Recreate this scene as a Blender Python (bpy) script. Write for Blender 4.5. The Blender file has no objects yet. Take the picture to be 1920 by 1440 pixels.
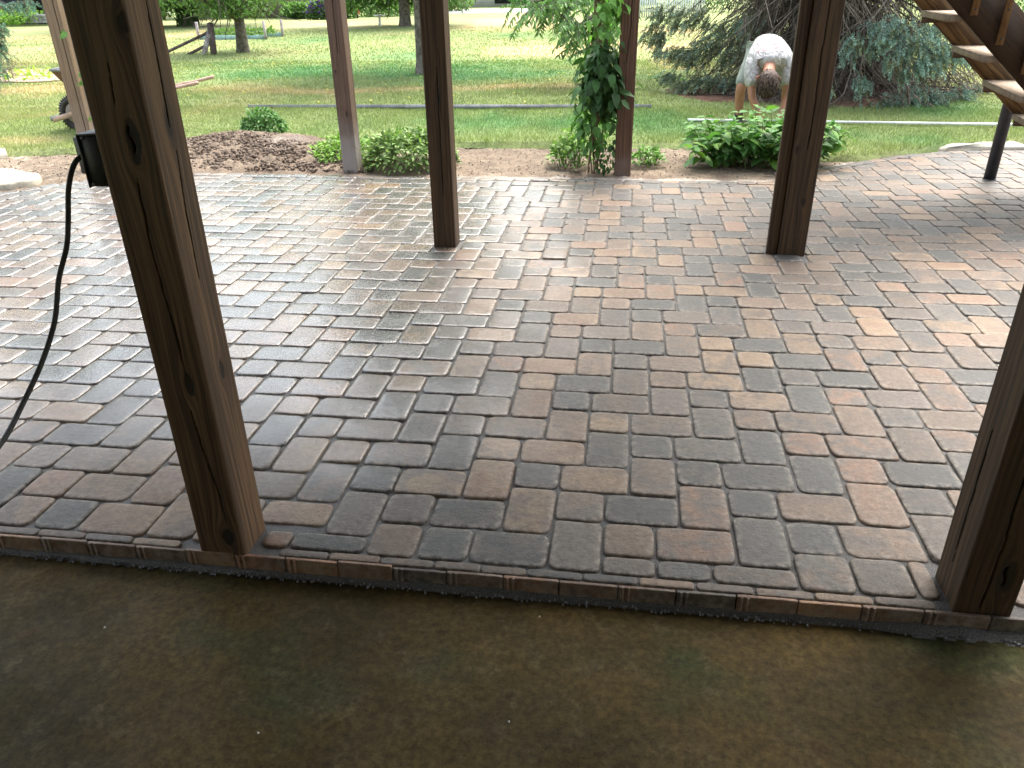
import bpy, bmesh, math, random
import numpy as np
from mathutils import Vector, Matrix
rad = math.radians
random.seed(7); rng = np.random.default_rng(7)
S = bpy.context.scene
col = S.collection
# ---------------------------------------------------------------- camera
F_PX, CX, CY, EYE = 1443.0, 960.0, 720.0, 1.47
_n = np.array([1012-CX, 3523-CY, F_PX]); _dn = _n/np.linalg.norm(_n)
_X = np.cross(np.cross([0-CX, 1035-CY, F_PX], [1920-CX, 1200-CY, F_PX]), _dn); _X /= np.linalg.norm(_X)
if _X[0] < 0: _X = -_X
_Y = np.cross(-_dn, _X)
if _Y[2] < 0: _Y = -_Y
RW = np.array([_X, _Y, -_dn])            # camera axes -> world axes
def G(px, py, z=0.0):                     # survey: picture point -> point on level z
    d = RW @ np.array([px-CX, py-CY, F_PX]); t = (z-EYE)/d[2]
    return (t*d[0], t*d[1])
def At(px, py, y):                        # survey: picture point -> point at distance y
    d = RW @ np.array([px-CX, py-CY, F_PX]); t = y/d[1]
    return np.array([t*d[0], y, EYE+t*d[2]])
cam = bpy.data.objects.new('camera', bpy.data.cameras.new('camera')); col.objects.link(cam)
m = Matrix(((RW[0][0], -RW[0][1], -RW[0][2], 0), (RW[1][0], -RW[1][1], -RW[1][2], 0), (RW[2][0], -RW[2][1], -RW[2][2], EYE), (0, 0, 0, 1)))
cam.matrix_world = m
cam.data.sensor_width = 36; cam.data.lens = F_PX/1920*36; cam.data.clip_start = .05; cam.data.clip_end = 2000
S.camera = cam
# ---------------------------------------------------------------- sky, sun, exposure
SUN_EL, SUN_AZ = 60, 18                   # azimuth from +Y towards +X
W = bpy.data.worlds.new('World'); S.world = W; W.use_nodes = True
nt = W.node_tree; bg = nt.nodes['Background']
sk = nt.nodes.new('ShaderNodeTexSky'); sk.sky_type = 'NISHITA'; sk.sun_disc = False
sk.sun_elevation = rad(SUN_EL); sk.sun_rotation = rad(SUN_AZ); sk.air_density = 1.6; sk.dust_density = 5; sk.ozone_density = .6
hs = nt.nodes.new('ShaderNodeHueSaturation'); hs.inputs['Saturation'].default_value = .62
nt.links.new(sk.outputs[0], hs.inputs['Color']); nt.links.new(hs.outputs[0], bg.inputs[0]); bg.inputs[1].default_value = .15
sl = bpy.data.lights.new('sun', 'SUN'); sl.energy = 1.35; sl.angle = rad(48); sl.color = (1, .96, .89)
so = bpy.data.objects.new('sun', sl); col.objects.link(so)
sd = Vector((math.sin(rad(SUN_AZ))*math.cos(rad(SUN_EL)), math.cos(rad(SUN_AZ))*math.cos(rad(SUN_EL)), math.sin(rad(SUN_EL))))
so.rotation_euler = sd.to_track_quat('Z', 'Y').to_euler()
S.view_settings.view_transform = 'Standard'; S.view_settings.look = 'None'; S.view_settings.gamma = 1
S.view_settings.exposure = 2.0
S.render.engine = 'CYCLES'
try: S.cycles.max_bounces = 7; S.cycles.diffuse_bounces = 4; S.cycles.transparent_max_bounces = 6
except Exception: pass

# ---------------------------------------------------------------- noise (numpy)
def _h(i, j, k, s):
    n = (i*374761393 + j*668265263 + k*2147483647 + s*974634777) & 0xffffffff
    n = ((n ^ (n >> 13))*1274126177) & 0xffffffff
    return ((n ^ (n >> 16)) & 0xffff)/65535.0
def vn(x, y, z=0.0, s=0):
    x, y, z = np.broadcast_arrays(np.asarray(x, float), np.asarray(y, float), np.asarray(z, float))
    i, j, k = np.floor(x).astype(np.int64), np.floor(y).astype(np.int64), np.floor(z).astype(np.int64)
    u, v, w = x-i, y-j, z-k
    u, v, w = u*u*(3-2*u), v*v*(3-2*v), w*w*(3-2*w)
    r = 0
    for a in (0, 1):
        for b in (0, 1):
            for c in (0, 1):
                r = r + _h(i+a, j+b, k+c, s)*(u if a else 1-u)*(v if b else 1-v)*(w if c else 1-w)
    return r*2-1
def fbm(x, y, z=0.0, o=4, s=0):
    r = 0; a = 1; t = 0
    for q in range(o):
        r = r + a*vn(x*2**q, y*2**q, z*2**q, s+q*17); t += a; a *= .5
    return r/t
def sm(a, b, x):
    t = np.clip((x-a)/(b-a), 0, 1); return t*t*(3-2*t)

# ---------------------------------------------------------------- object helpers
def tag(o, label=None, cat=None, group=None, kind=None):
    if label: o['label'] = label
    if cat: o['category'] = cat
    if group: o['group'] = group
    if kind: o['kind'] = kind
    return o
def empty(name, loc, label, cat, group=None):
    o = bpy.data.objects.new(name, None); col.objects.link(o); o.location = loc; o.empty_display_size = .1
    return tag(o, label, cat, group)
def link(name, me, mat, parent=None, smooth=False):
    if mat is not None: me.materials.append(mat)
    o = bpy.data.objects.new(name, me); col.objects.link(o)
    if smooth: me.polygons.foreach_set('use_smooth', np.ones(len(me.polygons), bool))
    if parent is not None:
        o.parent = parent; o.matrix_parent_inverse = Matrix.Translation(parent.location).inverted()
    return o
def npmesh(V, Fs, attrs=None):            # V (n,3); Fs: list of (m,k) index arrays
    me = bpy.data.meshes.new('m'); V = np.asarray(V, np.float32)
    Fs = [np.asarray(f, np.int32) for f in Fs if len(f)]
    me.vertices.add(len(V)); me.vertices.foreach_set('co', V.ravel())
    nl = sum(f.size for f in Fs); npol = sum(len(f) for f in Fs)
    me.loops.add(nl); me.loops.foreach_set('vertex_index', np.concatenate([f.ravel() for f in Fs]))
    tot = np.concatenate([np.full(len(f), f.shape[1], np.int32) for f in Fs]); st = np.concatenate([[0], np.cumsum(tot)[:-1]]).astype(np.int32)
    me.polygons.add(npol); me.polygons.foreach_set('loop_start', st)
    try: me.polygons.foreach_set('loop_total', tot)
    except Exception: pass
    for k, a in (attrs or {}).items():
        a = np.asarray(a, np.float32)
        if a.ndim == 1:
            at = me.attributes.new(k, 'FLOAT', 'POINT'); at.data.foreach_set('value', a)
        else:
            at = me.attributes.new(k, 'FLOAT_COLOR', 'POINT'); at.data.foreach_set('color', np.concatenate([a, np.ones((len(a), 1), np.float32)], 1).ravel())
    me.update(calc_edges=True); me.validate()
    return me
class MB:                                  # collects boxes, bars and tubes into one mesh
    def __init__(s): s.v = []; s.f3 = []; s.f4 = []; s.n = 0
    def add(s, V, F4=(), F3=()):
        s.v.append(np.asarray(V, float)); s.f4 += [tuple(i+s.n for i in f) for f in F4]; s.f3 += [tuple(i+s.n for i in f) for f in F3]; s.n += len(V)
    def box(s, a, b, bev=0.0):
        a, b = np.minimum(a, b), np.maximum(a, b)
        bm = bmesh.new(); bmesh.ops.create_cube(bm, size=1)
        for v in bm.verts: v.co = Vector((a[i]+(v.co[i]+.5)*(b[i]-a[i]) for i in range(3)))
        if bev: bmesh.ops.bevel(bm, geom=bm.edges[:], offset=bev, segments=1, affect='EDGES')
        s.bm(bm)
    def bm(s, bm):
        bm.verts.index_update(); V = [v.co[:] for v in bm.verts]
        s.add(V, [[v.index for v in f.verts] for f in bm.faces if len(f.verts) == 4], [[v.index for v in f.verts] for f in bm.faces if len(f.verts) == 3])
        bm.free()
    def beam(s, p, q, w, h, up=(0, 0, 1)):  # rectangular bar from p to q
        p, q = np.array(p, float), np.array(q, float); d = q-p; d /= np.linalg.norm(d)
        x = np.cross(d, up); x /= np.linalg.norm(x); y = np.cross(x, d)
        V = [c+x*sx*w/2+y*sy*h/2 for c in (p, q) for sx, sy in ((-1, -1), (1, -1), (1, 1), (-1, 1))]
        s.add(V, [(0, 1, 5, 4), (1, 2, 6, 5), (2, 3, 7, 6), (3, 0, 4, 7), (3, 2, 1, 0), (4, 5, 6, 7)])
    def tube(s, pts, r, n=8, cap=True):
        pts = np.array(pts, float); r = np.broadcast_to(r, (len(pts),)) if np.ndim(r) == 0 else np.array(r)
        t = np.gradient(pts, axis=0); t /= np.linalg.norm(t, axis=1)[:, None]+1e-9
        a = np.array([0, 0, 1.]) if abs(t[0][2]) < .9 else np.array([1., 0, 0])
        V = []
        for i in range(len(pts)):
            x = np.cross(t[i], a); x /= np.linalg.norm(x)+1e-9; a2 = np.cross(x, t[i])
            for k in range(n):
                an = 2*math.pi*k/n; V.append(pts[i]+r[i]*(math.cos(an)*x+math.sin(an)*a2))
            a = a2
        Fq = [(i*n+k, i*n+(k+1) % n, (i+1)*n+(k+1) % n, (i+1)*n+k) for i in range(len(pts)-1) for k in range(n)]
        F3 = []
        if cap:
            V += [pts[0], pts[-1]]; c0 = len(V)-2
            F3 = [(c0, (k+1) % n, k) for k in range(n)]+[(c0+1, (len(pts)-1)*n+k, (len(pts)-1)*n+(k+1) % n) for k in range(n)]
        s.add(V, Fq, F3)
    def build(s, name, mat, parent=None, smooth=False, attrs=None):
        me = npmesh(np.concatenate(s.v), [np.array(s.f4).reshape(-1, 4), np.array(s.f3).reshape(-1, 3)], attrs)
        return link(name, me, mat, parent, smooth)
def tubes_np(P, Rr, n=3):                  # P (b,k,3) many polylines of equal length -> V, F
    P = np.asarray(P, float); b, k, _ = P.shape
    t = np.gradient(P, axis=1); t /= np.linalg.norm(t, axis=2)[..., None]+1e-9
    a = np.where(np.abs(t[..., 2:3]) < .8, np.array([0, 0, 1.]), np.array([1., 0, 0]))
    x = np.cross(t, a); x /= np.linalg.norm(x, axis=2)[..., None]+1e-9; y = np.cross(x, t)
    an = np.arange(n)*2*math.pi/n
    V = P[:, :, None]+Rr[..., None, None]*(np.cos(an)[:, None]*x[:, :, None]+np.sin(an)[:, None]*y[:, :, None])
    base = (np.arange(b)[:, None, None]*k+np.arange(k-1)[None, :, None])*n; q = np.arange(n); q2 = (q+1) % n
    Fq = np.stack([base+q, base+q2, base+n+q2, base+n+q], -1).reshape(-1, 4)
    return V.reshape(-1, 3), Fq
def unit(a): return a/(np.linalg.norm(a, axis=-1, keepdims=True)+1e-9)
def leafset(P, D, N, L, Wd, C, bend=.25, fold=.25, simple=False):
    """leaves rooted at P pointing along D with face normal near N"""
    n = len(P); D = unit(D); X = unit(np.cross(D, N)); N = np.cross(X, D)
    L = np.broadcast_to(L, (n,))[:, None]; Wd = np.broadcast_to(Wd, (n,))[:, None]; C = np.broadcast_to(C, (n, 3))
    if simple:
        V = np.stack([P, P+D*L*.5+X*Wd*.5+N*fold*Wd*.4, P+D*L-N*bend*L, P+D*L*.5-X*Wd*.5+N*fold*Wd*.4], 1)
        Fc = np.array([[0, 1, 2, 3]]); k = 4
        return V.reshape(-1, 3), (np.arange(n)[:, None, None]*k+Fc).reshape(-1, 4), np.repeat(C, k, 0)
    def pt(a, s): return P+D*L*a-N*bend*L*a*a+(X*s+N*fold*abs(s))*Wd
    V = np.stack([pt(0, 0), pt(.33, .0), pt(.68, .0), pt(1, 0), pt(.25, .46), pt(.62, .4), pt(.25, -.46), pt(.62, -.4)], 1)
    F4 = np.array([[1, 4, 5, 2], [1, 2, 7, 6]]); F3 = np.array([[0, 4, 1], [0, 1, 6], [2, 5, 3], [2, 3, 7]])
    o = np.arange(n)[:, None, None]*8
    return V.reshape(-1, 3), (o+F4).reshape(-1, 4), np.repeat(C, 8, 0), (o+F3).reshape(-1, 3)
def leaf_obj(name, sets, mat, parent=None):
    V = []; F4 = []; F3 = []; C = []; n = 0
    for s in sets:
        V.append(s[0]); F4.append(s[1]+n); C.append(s[2])
        if len(s) > 3: F3.append(s[3]+n)
        n += len(s[0])
    Fs = [np.concatenate(F4)]+([np.concatenate(F3)] if F3 else [])
    return link(name, npmesh(np.concatenate(V), Fs, {'col': np.concatenate(C)}), mat, parent)
def rdir(n, up=0.0):
    d = rng.normal(size=(n, 3)); d[:, 2] += up; return unit(d)

# ---------------------------------------------------------------- materials
class NT:
    def __init__(s, name):
        s.m = bpy.data.materials.new(name); s.m.use_nodes = True; s.t = s.m.node_tree
        s.b = s.t.nodes['Principled BSDF']; s.out = s.t.nodes['Material Output']
        g = s.t.nodes.new('ShaderNodeNewGeometry'); s.pos = g.outputs['Position']; s.nrm = g.outputs['Normal']
    def _set(s, inp, v):
        if isinstance(v, bpy.types.NodeSocket): s.t.links.new(v, inp)
        elif v is not None:
            if isinstance(v, (tuple, list)) and len(v) == 3 and inp.type == 'RGBA': v = (*v, 1)
            inp.default_value = v
    def attr(s, n, c=True):
        a = s.t.nodes.new('ShaderNodeAttribute'); a.attribute_name = n; return a.outputs['Color' if c else 'Fac']
    def noise(s, scale, vec=None, detail=3, rough=.55, dist=0.0):
        n = s.t.nodes.new('ShaderNodeTexNoise'); n.inputs['Scale'].default_value = scale; n.inputs['Detail'].default_value = detail
        n.inputs['Roughness'].default_value = rough; n.inputs['Distortion'].default_value = dist
        s._set(n.inputs['Vector'], vec if vec is not None else s.pos); return n.outputs['Fac']
    def voro(s, scale, vec=None, feature='F1'):
        n = s.t.nodes.new('ShaderNodeTexVoronoi'); n.feature = feature; n.inputs['Scale'].default_value = scale
        s._set(n.inputs['Vector'], vec if vec is not None else s.pos); return n.outputs['Distance']
    def math(s, op, a, b=0.0, c=None):
        n = s.t.nodes.new('ShaderNodeMath'); n.operation = op; s._set(n.inputs[0], a); s._set(n.inputs[1], b)
        if c is not None: s._set(n.inputs[2], c)
        return n.outputs[0]
    def rng(s, v, a, b, c=0.0, d=1.0):
        n = s.t.nodes.new('ShaderNodeMapRange'); n.interpolation_type = 'SMOOTHSTEP'
        for i, x in enumerate((v, a, b, c, d)): s._set(n.inputs[i], x)
        return n.outputs[0]
    def mix(s, f, a, b, mode='MIX'):
        n = s.t.nodes.new('ShaderNodeMix'); n.data_type = 'RGBA'; n.blend_type = mode
        s._set(n.inputs[0], f); s._set(n.inputs[6], a); s._set(n.inputs[7], b); return n.outputs[2]
    def scale(s, v, k):
        n = s.t.nodes.new('ShaderNodeVectorMath'); n.operation = 'MULTIPLY'; s._set(n.inputs[0], v); n.inputs[1].default_value = k; return n.outputs[0]
    def sep(s, v):
        n = s.t.nodes.new('ShaderNodeSeparateXYZ'); s._set(n.inputs[0], v); return n.outputs
    def comb(s, x, y, z):
        n = s.t.nodes.new('ShaderNodeCombineXYZ')
        for i, v in enumerate((x, y, z)): s._set(n.inputs[i], v)
        return n.outputs[0]
    def gain(s, c, f):                      # colour times scalar
        return s.mix(1.0, c, s.comb(f, f, f), 'MULTIPLY')
    def bump(s, h, dist=.004, st=1.0, nin=None):
        n = s.t.nodes.new('ShaderNodeBump'); n.inputs['Distance'].default_value = dist; n.inputs['Strength'].default_value = st
        s._set(n.inputs['Height'], h)
        if nin is not None: s._set(n.inputs['Normal'], nin)
        return n.outputs[0]
    def fin(s, c, r=.7, n=None, spec=None):
        s._set(s.b.inputs['Base Color'], c); s._set(s.b.inputs['Roughness'], r)
        if n is not None: s._set(s.b.inputs['Normal'], n)
        if spec is not None: s._set(s.b.inputs['Specular IOR Level'], spec)
        return s.m
def mottled(name, c1, c2, scale=8, r=.7, bump=.002, bs=60, fine=.25, spec=None, metal=0):
    k = NT(name); c = k.mix(k.rng(k.noise(scale), .35, .65), c1, c2)
    c = k.gain(c, k.rng(k.noise(bs, detail=2), .2, .8, 1-fine, 1+fine))
    if metal: k.b.inputs['Metallic'].default_value = metal
    return k.fin(c, r, k.bump(k.noise(bs), bump) if bump else None, spec)
def leafmat(name, trans=.3, rough=.5, var=.25, sc=30):
    k = NT(name); c = k.gain(k.attr('col'), k.rng(k.noise(sc, detail=2), .25, .75, 1-var, 1+var))
    k.fin(c, rough, None, .3)
    t = k.t.nodes.new('ShaderNodeBsdfTranslucent'); k._set(t.inputs[0], k.mix(1.0, c, (1.0, 1.15, .6), 'MULTIPLY'))
    mx = k.t.nodes.new('ShaderNodeMixShader'); mx.inputs[0].default_value = trans
    k.t.links.new(k.b.outputs[0], mx.inputs[1]); k.t.links.new(t.outputs[0], mx.inputs[2]); k.t.links.new(mx.outputs[0], k.out.inputs[0])
    return k.m
M = {}
# pavers
k = NT('tumbled_paver')
c = k.mix(k.rng(k.noise(9, detail=4, dist=.6), .38, .62), k.attr('ca'), k.attr('cb'))
c = k.gain(c, k.rng(k.noise(45, detail=5, rough=.8), .2, .8, .62, 1.42))
pit = k.rng(k.noise(260, detail=2), .30, .42)
c = k.gain(c, k.math('MULTIPLY_ADD', pit, .45, .55))
ed = k.math('MULTIPLY', k.attr('edge', False), k.rng(k.noise(38, detail=4, rough=.7), .38, .68))
c = k.mix(k.math('MULTIPLY', ed, .62), c, (.33, .285, .235))
sx = k.sep(k.pos)
chalk = k.math('MULTIPLY', k.rng(k.noise(3.2, detail=5, rough=.7), .66, .75), k.rng(k.noise(70, detail=3), .42, .6))
c = k.mix(k.math('MULTIPLY', chalk, .45), c, (.5, .47, .43))
wet = k.math('MULTIPLY', k.math('MULTIPLY', k.rng(k.math('ADD', sx[0], k.math('MULTIPLY', k.noise(1.3, detail=2), 1.2)), .55, -.65), k.rng(k.math('ADD', sx[1], k.math('MULTIPLY', k.noise(1.7, detail=2), 1.0)), 2.3, 3.3)), k.rng(k.noise(1.1, detail=3), .28, .46, .45, 1.0))
rg = k.math('MULTIPLY_ADD', wet, -.22, .50)
rg = k.math('ADD', rg, k.rng(k.noise(60, detail=3), .2, .8, -.07, .07))
c = k.gain(c, k.math('MULTIPLY_ADD', wet, -.12, 1.0))
h = k.math('ADD', k.math('MULTIPLY', k.noise(26, detail=3), 1.4), k.math('MULTIPLY', k.noise(120, detail=5, rough=.8), .8))
h = k.math('ADD', h, k.math('MULTIPLY', pit, .25))
k._set(k.b.inputs['Coat Weight'], k.math('MULTIPLY', wet, .9)); k._set(k.b.inputs['Coat Roughness'], k.rng(k.noise(5, detail=3), .3, .7, .15, .32)); k.b.inputs['Coat IOR'].default_value = 1.65
k._set(k.b.inputs['Coat Normal'], k.bump(k.math('ADD', k.noise(30, detail=2), k.math('MULTIPLY', k.noise(160, detail=2), .12)), .0012))
M['paver'] = k.fin(c, rg, k.bump(h, .0035), .5)
# joint sand
k = NT('joint_grit'); g = k.noise(420, detail=2)
c = k.mix(k.rng(g, .35, .65), (.036, .036, .036), (.165, .162, .155)); c = k.mix(k.rng(k.noise(2.2, detail=4), .55, .75, 0, .6), c, (.2, .19, .17))
M['grit'] = k.fin(c, k.math('MULTIPLY_ADD', k.rng(sx[0] if False else k.sep(k.pos)[0], -.3, -1.3), -.22, .62), k.bump(k.noise(300, detail=3), .006))
# slab
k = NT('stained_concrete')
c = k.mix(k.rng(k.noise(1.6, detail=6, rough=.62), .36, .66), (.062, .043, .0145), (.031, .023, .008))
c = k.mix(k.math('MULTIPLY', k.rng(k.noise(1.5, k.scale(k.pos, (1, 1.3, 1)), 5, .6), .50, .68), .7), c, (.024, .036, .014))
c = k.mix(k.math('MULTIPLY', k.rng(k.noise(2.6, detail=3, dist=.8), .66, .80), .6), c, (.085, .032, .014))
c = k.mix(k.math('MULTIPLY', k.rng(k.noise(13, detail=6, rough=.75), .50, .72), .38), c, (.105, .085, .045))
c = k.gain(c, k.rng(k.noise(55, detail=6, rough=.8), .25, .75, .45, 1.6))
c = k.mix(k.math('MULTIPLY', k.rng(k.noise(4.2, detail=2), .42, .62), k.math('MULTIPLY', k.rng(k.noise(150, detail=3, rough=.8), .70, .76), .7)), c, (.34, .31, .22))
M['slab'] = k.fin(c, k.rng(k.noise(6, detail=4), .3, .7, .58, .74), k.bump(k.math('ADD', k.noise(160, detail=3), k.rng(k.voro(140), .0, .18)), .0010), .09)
# soil, lawn, mulch from the mesh colour
def groundmat(name, fine, bump, rough=.95, lo=.6, hi=1.4):
    k = NT(name); c = k.gain(k.attr('col'), k.rng(k.noise(fine, detail=4, rough=.75), .25, .75, lo, hi))
    return k.fin(c, rough, k.bump(k.noise(fine*.7, detail=5, rough=.7), bump), .15)
M['soil'] = groundmat('garden_soil', 55, .02); M['lawn'] = groundmat('turf_thatch', 28, .02, lo=.7, hi=1.3)
M['blade'] = leafmat('grass_blade', .25, .6, .15, 4); M['leaf'] = leafmat('garden_leaf', .28, .58, .2, 40); M['tree_leaf'] = leafmat('tree_leaf', .35, .5, .3, 3)
M['needle'] = leafmat('spruce_needle', .12, .6, .25, 9)
M['bark'] = mottled('bark', (.085, .07, .055), (.17, .15, .125), 9, .9, .012, 38, .4)
M['dead'] = mottled('dead_twig', (.075, .060, .046), (.20, .165, .13), 5, .85, 0, 40, .3)
M['stone'] = mottled('limestone', (.50, .46, .36), (.34, .31, .25), 5, .85, .006, 40, .2)
M['black_metal'] = mottled('black_paint', (.012, .014, .017), (.02, .022, .026), 14, .42, .0004, 200, .2)
M['rubber'] = mottled('rubber', (.02, .02, .02), (.04, .038, .035), 20, .6, .001, 90, .3)
M['galv'] = mottled('dull_aluminium', (.24, .245, .26), (.15, .155, .165), 6, .5, .001, 60, .2, metal=.2)
M['white'] = mottled('white_bar', (.72, .74, .74), (.6, .62, .62), 5, .5, .001, 60, .1)
def siding(name, c1, pitch=.2, c2=None):
    k = NT(name); z = k.math('FRACT', k.math('DIVIDE', k.sep(k.pos)[2], pitch))
    c = k.mix(k.rng(k.noise(1.5, detail=4), .3, .7, 0, .5), c1, c2 or tuple(v*.75 for v in c1))
    c = k.gain(c, k.rng(z, .0, .12, .55, 1)); return k.fin(c, .7, k.bump(z, .02))
M['siding_white'] = siding('white_siding', (.72, .71, .69)); M['siding_tan'] = siding('weathered_siding', (.30, .26, .22), .22)
M['brick'] = mottled('tan_brick', (.36, .24, .17), (.27, .17, .12), 6, .85, .01, 30, .25)
M['glass'] = mottled('dark_window', (.02, .022, .025), (.03, .032, .036), 2, .12, 0, 10, .1)
M['roof'] = mottled('roof_shingle', (.12, .11, .10), (.18, .165, .15), 5, .9, .01, 20, .3)
M['block'] = mottled('grey_block', (.34, .33, .32), (.22, .215, .21), 3, .9, .02, 9, .35)
M['barrow_wood'] = mottled('raw_ash_wood', (.52, .36, .27), (.40, .27, .20), 4, .6, .001, 60, .15)
M['rust'] = mottled('rusty_tray', (.16, .07, .045), (.10, .05, .035), 12, .7, .002, 70, .3)
M['dusty'] = mottled('dusty_rim', (.30, .26, .21), (.20, .17, .14), 10, .7, .002, 60, .3)
def woodmat(name, c1, c2, c3, freq=70, grey=None, rough=.62):
    """grain follows the mesh attribute 'g'; 'dk' marks knots, 'ck' checks"""
    k = NT(name); p = k.sep(k.pos); g = k.attr('g', False)
    v = k.comb(k.math('MULTIPLY', g, freq), k.attr('fc', False), k.math('MULTIPLY', p[2], 1.3))
    n1 = k.noise(1.0, v, 3, .6)
    v2 = k.comb(k.math('MULTIPLY', g, freq*5), k.attr('fc', False), k.math('MULTIPLY', p[2], 5))
    n2 = k.noise(1.0, v2, 3, .7)
    c = k.mix(k.rng(n1, .36, .62), c1, c2); c = k.mix(k.math('MULTIPLY', k.rng(k.noise(2.0, k.scale(k.pos, (1, 1, .6)), 4), .5, .75), .55), c, c3)
    c = k.gain(c, k.rng(n2, .25, .75, .62, 1.35))
    if grey: c = k.mix(k.math('MULTIPLY', k.rng(k.math('ADD', p[2], k.rng(k.noise(5, detail=4), .2, .8, -.12, .12)), grey[0], grey[1]), grey[2]), c, (.36, .33, .31))
    dk = k.attr('dk', False); ck = k.attr('ck', False)
    c = k.mix(k.math('MULTIPLY', dk, .9), c, (.016, .012, .010)); c = k.mix(k.math('MULTIPLY', ck, .9), c, (.008, .006, .004))
    h = k.math('ADD', k.math('MULTIPLY', n1, .6), k.math('MULTIPLY', n2, .5)); h = k.math('SUBTRACT', h, k.math('MULTIPLY', ck, 2))
    return k.fin(c, rough, k.bump(h, .0025), .35)
M['post_wood'] = woodmat('stained_post', (.066, .040, .023), (.172, .100, .053), (.115, .068, .040))
M['post_dark'] = woodmat('dark_stained_post', (.034, .021, .012), (.092, .053, .026), (.060, .036, .021))
M['post_far'] = woodmat('weathered_post', (.085, .050, .034), (.14, .085, .058), (.10, .065, .048), grey=(.62, -.05, .8))
M['post_red'] = woodmat('red_brown_post', (.085, .045, .028), (.15, .082, .05), (.11, .06, .04), grey=(.25, -.15, .35))
M['post_tan'] = woodmat('tan_post', (.17, .115, .07), (.24, .17, .105), (.19, .13, .085), grey=(.7, .1, .35))
M['stair_wood'] = mottled('stair_wood', (.12, .062, .026), (.065, .036, .018), 9, .6, .002, 60, .3)

def stairwood(name, c1, c2):
    k = NT(name); q = k.sep(k.pos); t = k.math('ADD', k.math('MULTIPLY', q[0], .68), k.math('MULTIPLY', q[2], .73))
    a = k.math('SUBTRACT', k.math('MULTIPLY', q[0], -.68), k.math('MULTIPLY', q[2], -.73))
    v = k.comb(k.math('MULTIPLY', t, 1.0), k.math('MULTIPLY', a, 0.0), 0.0)
    al = k.math('SUBTRACT', k.math('MULTIPLY', q[0], .73), k.math('MULTIPLY', q[2], .68))
    v = k.comb(k.math('MULTIPLY', t, 42), q[1], k.math('MULTIPLY', al, 3)); n1 = k.noise(1, v, 3, .6, .4)
    c = k.mix(k.rng(n1, .35, .62), c1, c2); return k.fin(c, .55, k.bump(n1, .002), .35)
M['stringer'] = stairwood('grained_stringer', (.075, .040, .017), (.21, .125, .055))
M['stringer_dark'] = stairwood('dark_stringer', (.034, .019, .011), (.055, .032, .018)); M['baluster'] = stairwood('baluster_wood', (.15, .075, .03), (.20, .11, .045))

# ================================================================ THE SETTING
def curve_y(pts):
    xs = np.array([p[0] for p in pts]); ys = np.array([p[1] for p in pts]); return lambda x: np.interp(x, xs, ys)
far_edge = curve_y([(-9, 4.0), (-6.2, 5.2), (-5.6, 5.62), (-5.17, 5.9), (-4.8, 6.40), (-4.3, 6.65), (-3.9, 6.75), (1.2, 6.70), (1.5, 6.92), (1.84, 7.33), (2.25, 7.66), (2.66, 7.97), (3.12, 8.14), (3.8, 8.25), (5, 8.25), (8, 8.0)])
lawn_edge0 = curve_y([(-16, 6.2), (-9, 7.1), (-6.5, 7.45), (-5.8, 7.64), (-5.2, 8.1), (-4.7, 8.45), (-3.8, 8.4), (-3.0, 8.12), (-1.7, 8.22), (.7, 8.27), (1.3, 8.05), (1.8, 7.72), (2.3, 7.72), (2.66, 8.03), (3.1, 8.32), (3.9, 8.55), (5, 8.6), (9, 8.4)])
def lawn_edge(x): return lawn_edge0(x)+.045*fbm(np.asarray(x)*3.1, 0, 0, 3, 5)
def lawn_h(x, y):
    b = .03+.035*fbm(x*.35, y*.35, 0, 3, 3)
    return b*sm(0, 2, y-lawn_edge0(x))+.03+.012*fbm(x*2.5, y*2.5, 0, 2, 9)
# colour of turf, with the trees' shade painted in as deeper green: (x, y, rx, ry, straw) blobs surveyed from the picture
BL = []
def blob(px, py, rx, ry, v, z=0):
    x, y = G(px, py); x2, _ = G(px+rx, py); _, y1 = G(px, py+ry); _, y2 = G(px, max(py-ry, -8))
    BL.append((x, y, abs(x2-x), max(abs(y1-y2)/2, .3), v))
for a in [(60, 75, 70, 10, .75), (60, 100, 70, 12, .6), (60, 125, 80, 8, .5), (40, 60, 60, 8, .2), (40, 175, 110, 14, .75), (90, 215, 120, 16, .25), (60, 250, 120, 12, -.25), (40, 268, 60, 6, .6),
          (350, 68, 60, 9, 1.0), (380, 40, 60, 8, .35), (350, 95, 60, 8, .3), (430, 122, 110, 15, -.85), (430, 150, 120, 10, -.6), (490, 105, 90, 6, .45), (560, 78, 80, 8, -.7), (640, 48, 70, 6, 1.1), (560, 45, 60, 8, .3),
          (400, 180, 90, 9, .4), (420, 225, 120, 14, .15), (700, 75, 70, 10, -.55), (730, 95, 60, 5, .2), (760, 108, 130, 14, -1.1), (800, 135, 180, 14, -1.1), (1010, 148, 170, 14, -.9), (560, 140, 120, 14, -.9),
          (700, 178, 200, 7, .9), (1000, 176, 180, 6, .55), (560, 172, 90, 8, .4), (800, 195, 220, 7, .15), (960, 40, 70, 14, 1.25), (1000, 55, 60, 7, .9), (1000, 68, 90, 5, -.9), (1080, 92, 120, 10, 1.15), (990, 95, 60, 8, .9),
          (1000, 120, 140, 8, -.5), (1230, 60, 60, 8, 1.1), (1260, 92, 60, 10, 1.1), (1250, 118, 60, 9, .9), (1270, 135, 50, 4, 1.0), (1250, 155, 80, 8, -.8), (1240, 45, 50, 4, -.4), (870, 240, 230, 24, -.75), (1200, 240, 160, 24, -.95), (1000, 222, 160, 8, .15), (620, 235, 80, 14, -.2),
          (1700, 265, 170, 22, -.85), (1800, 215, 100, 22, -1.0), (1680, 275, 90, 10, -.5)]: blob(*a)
BLa = np.array(BL)
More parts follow.
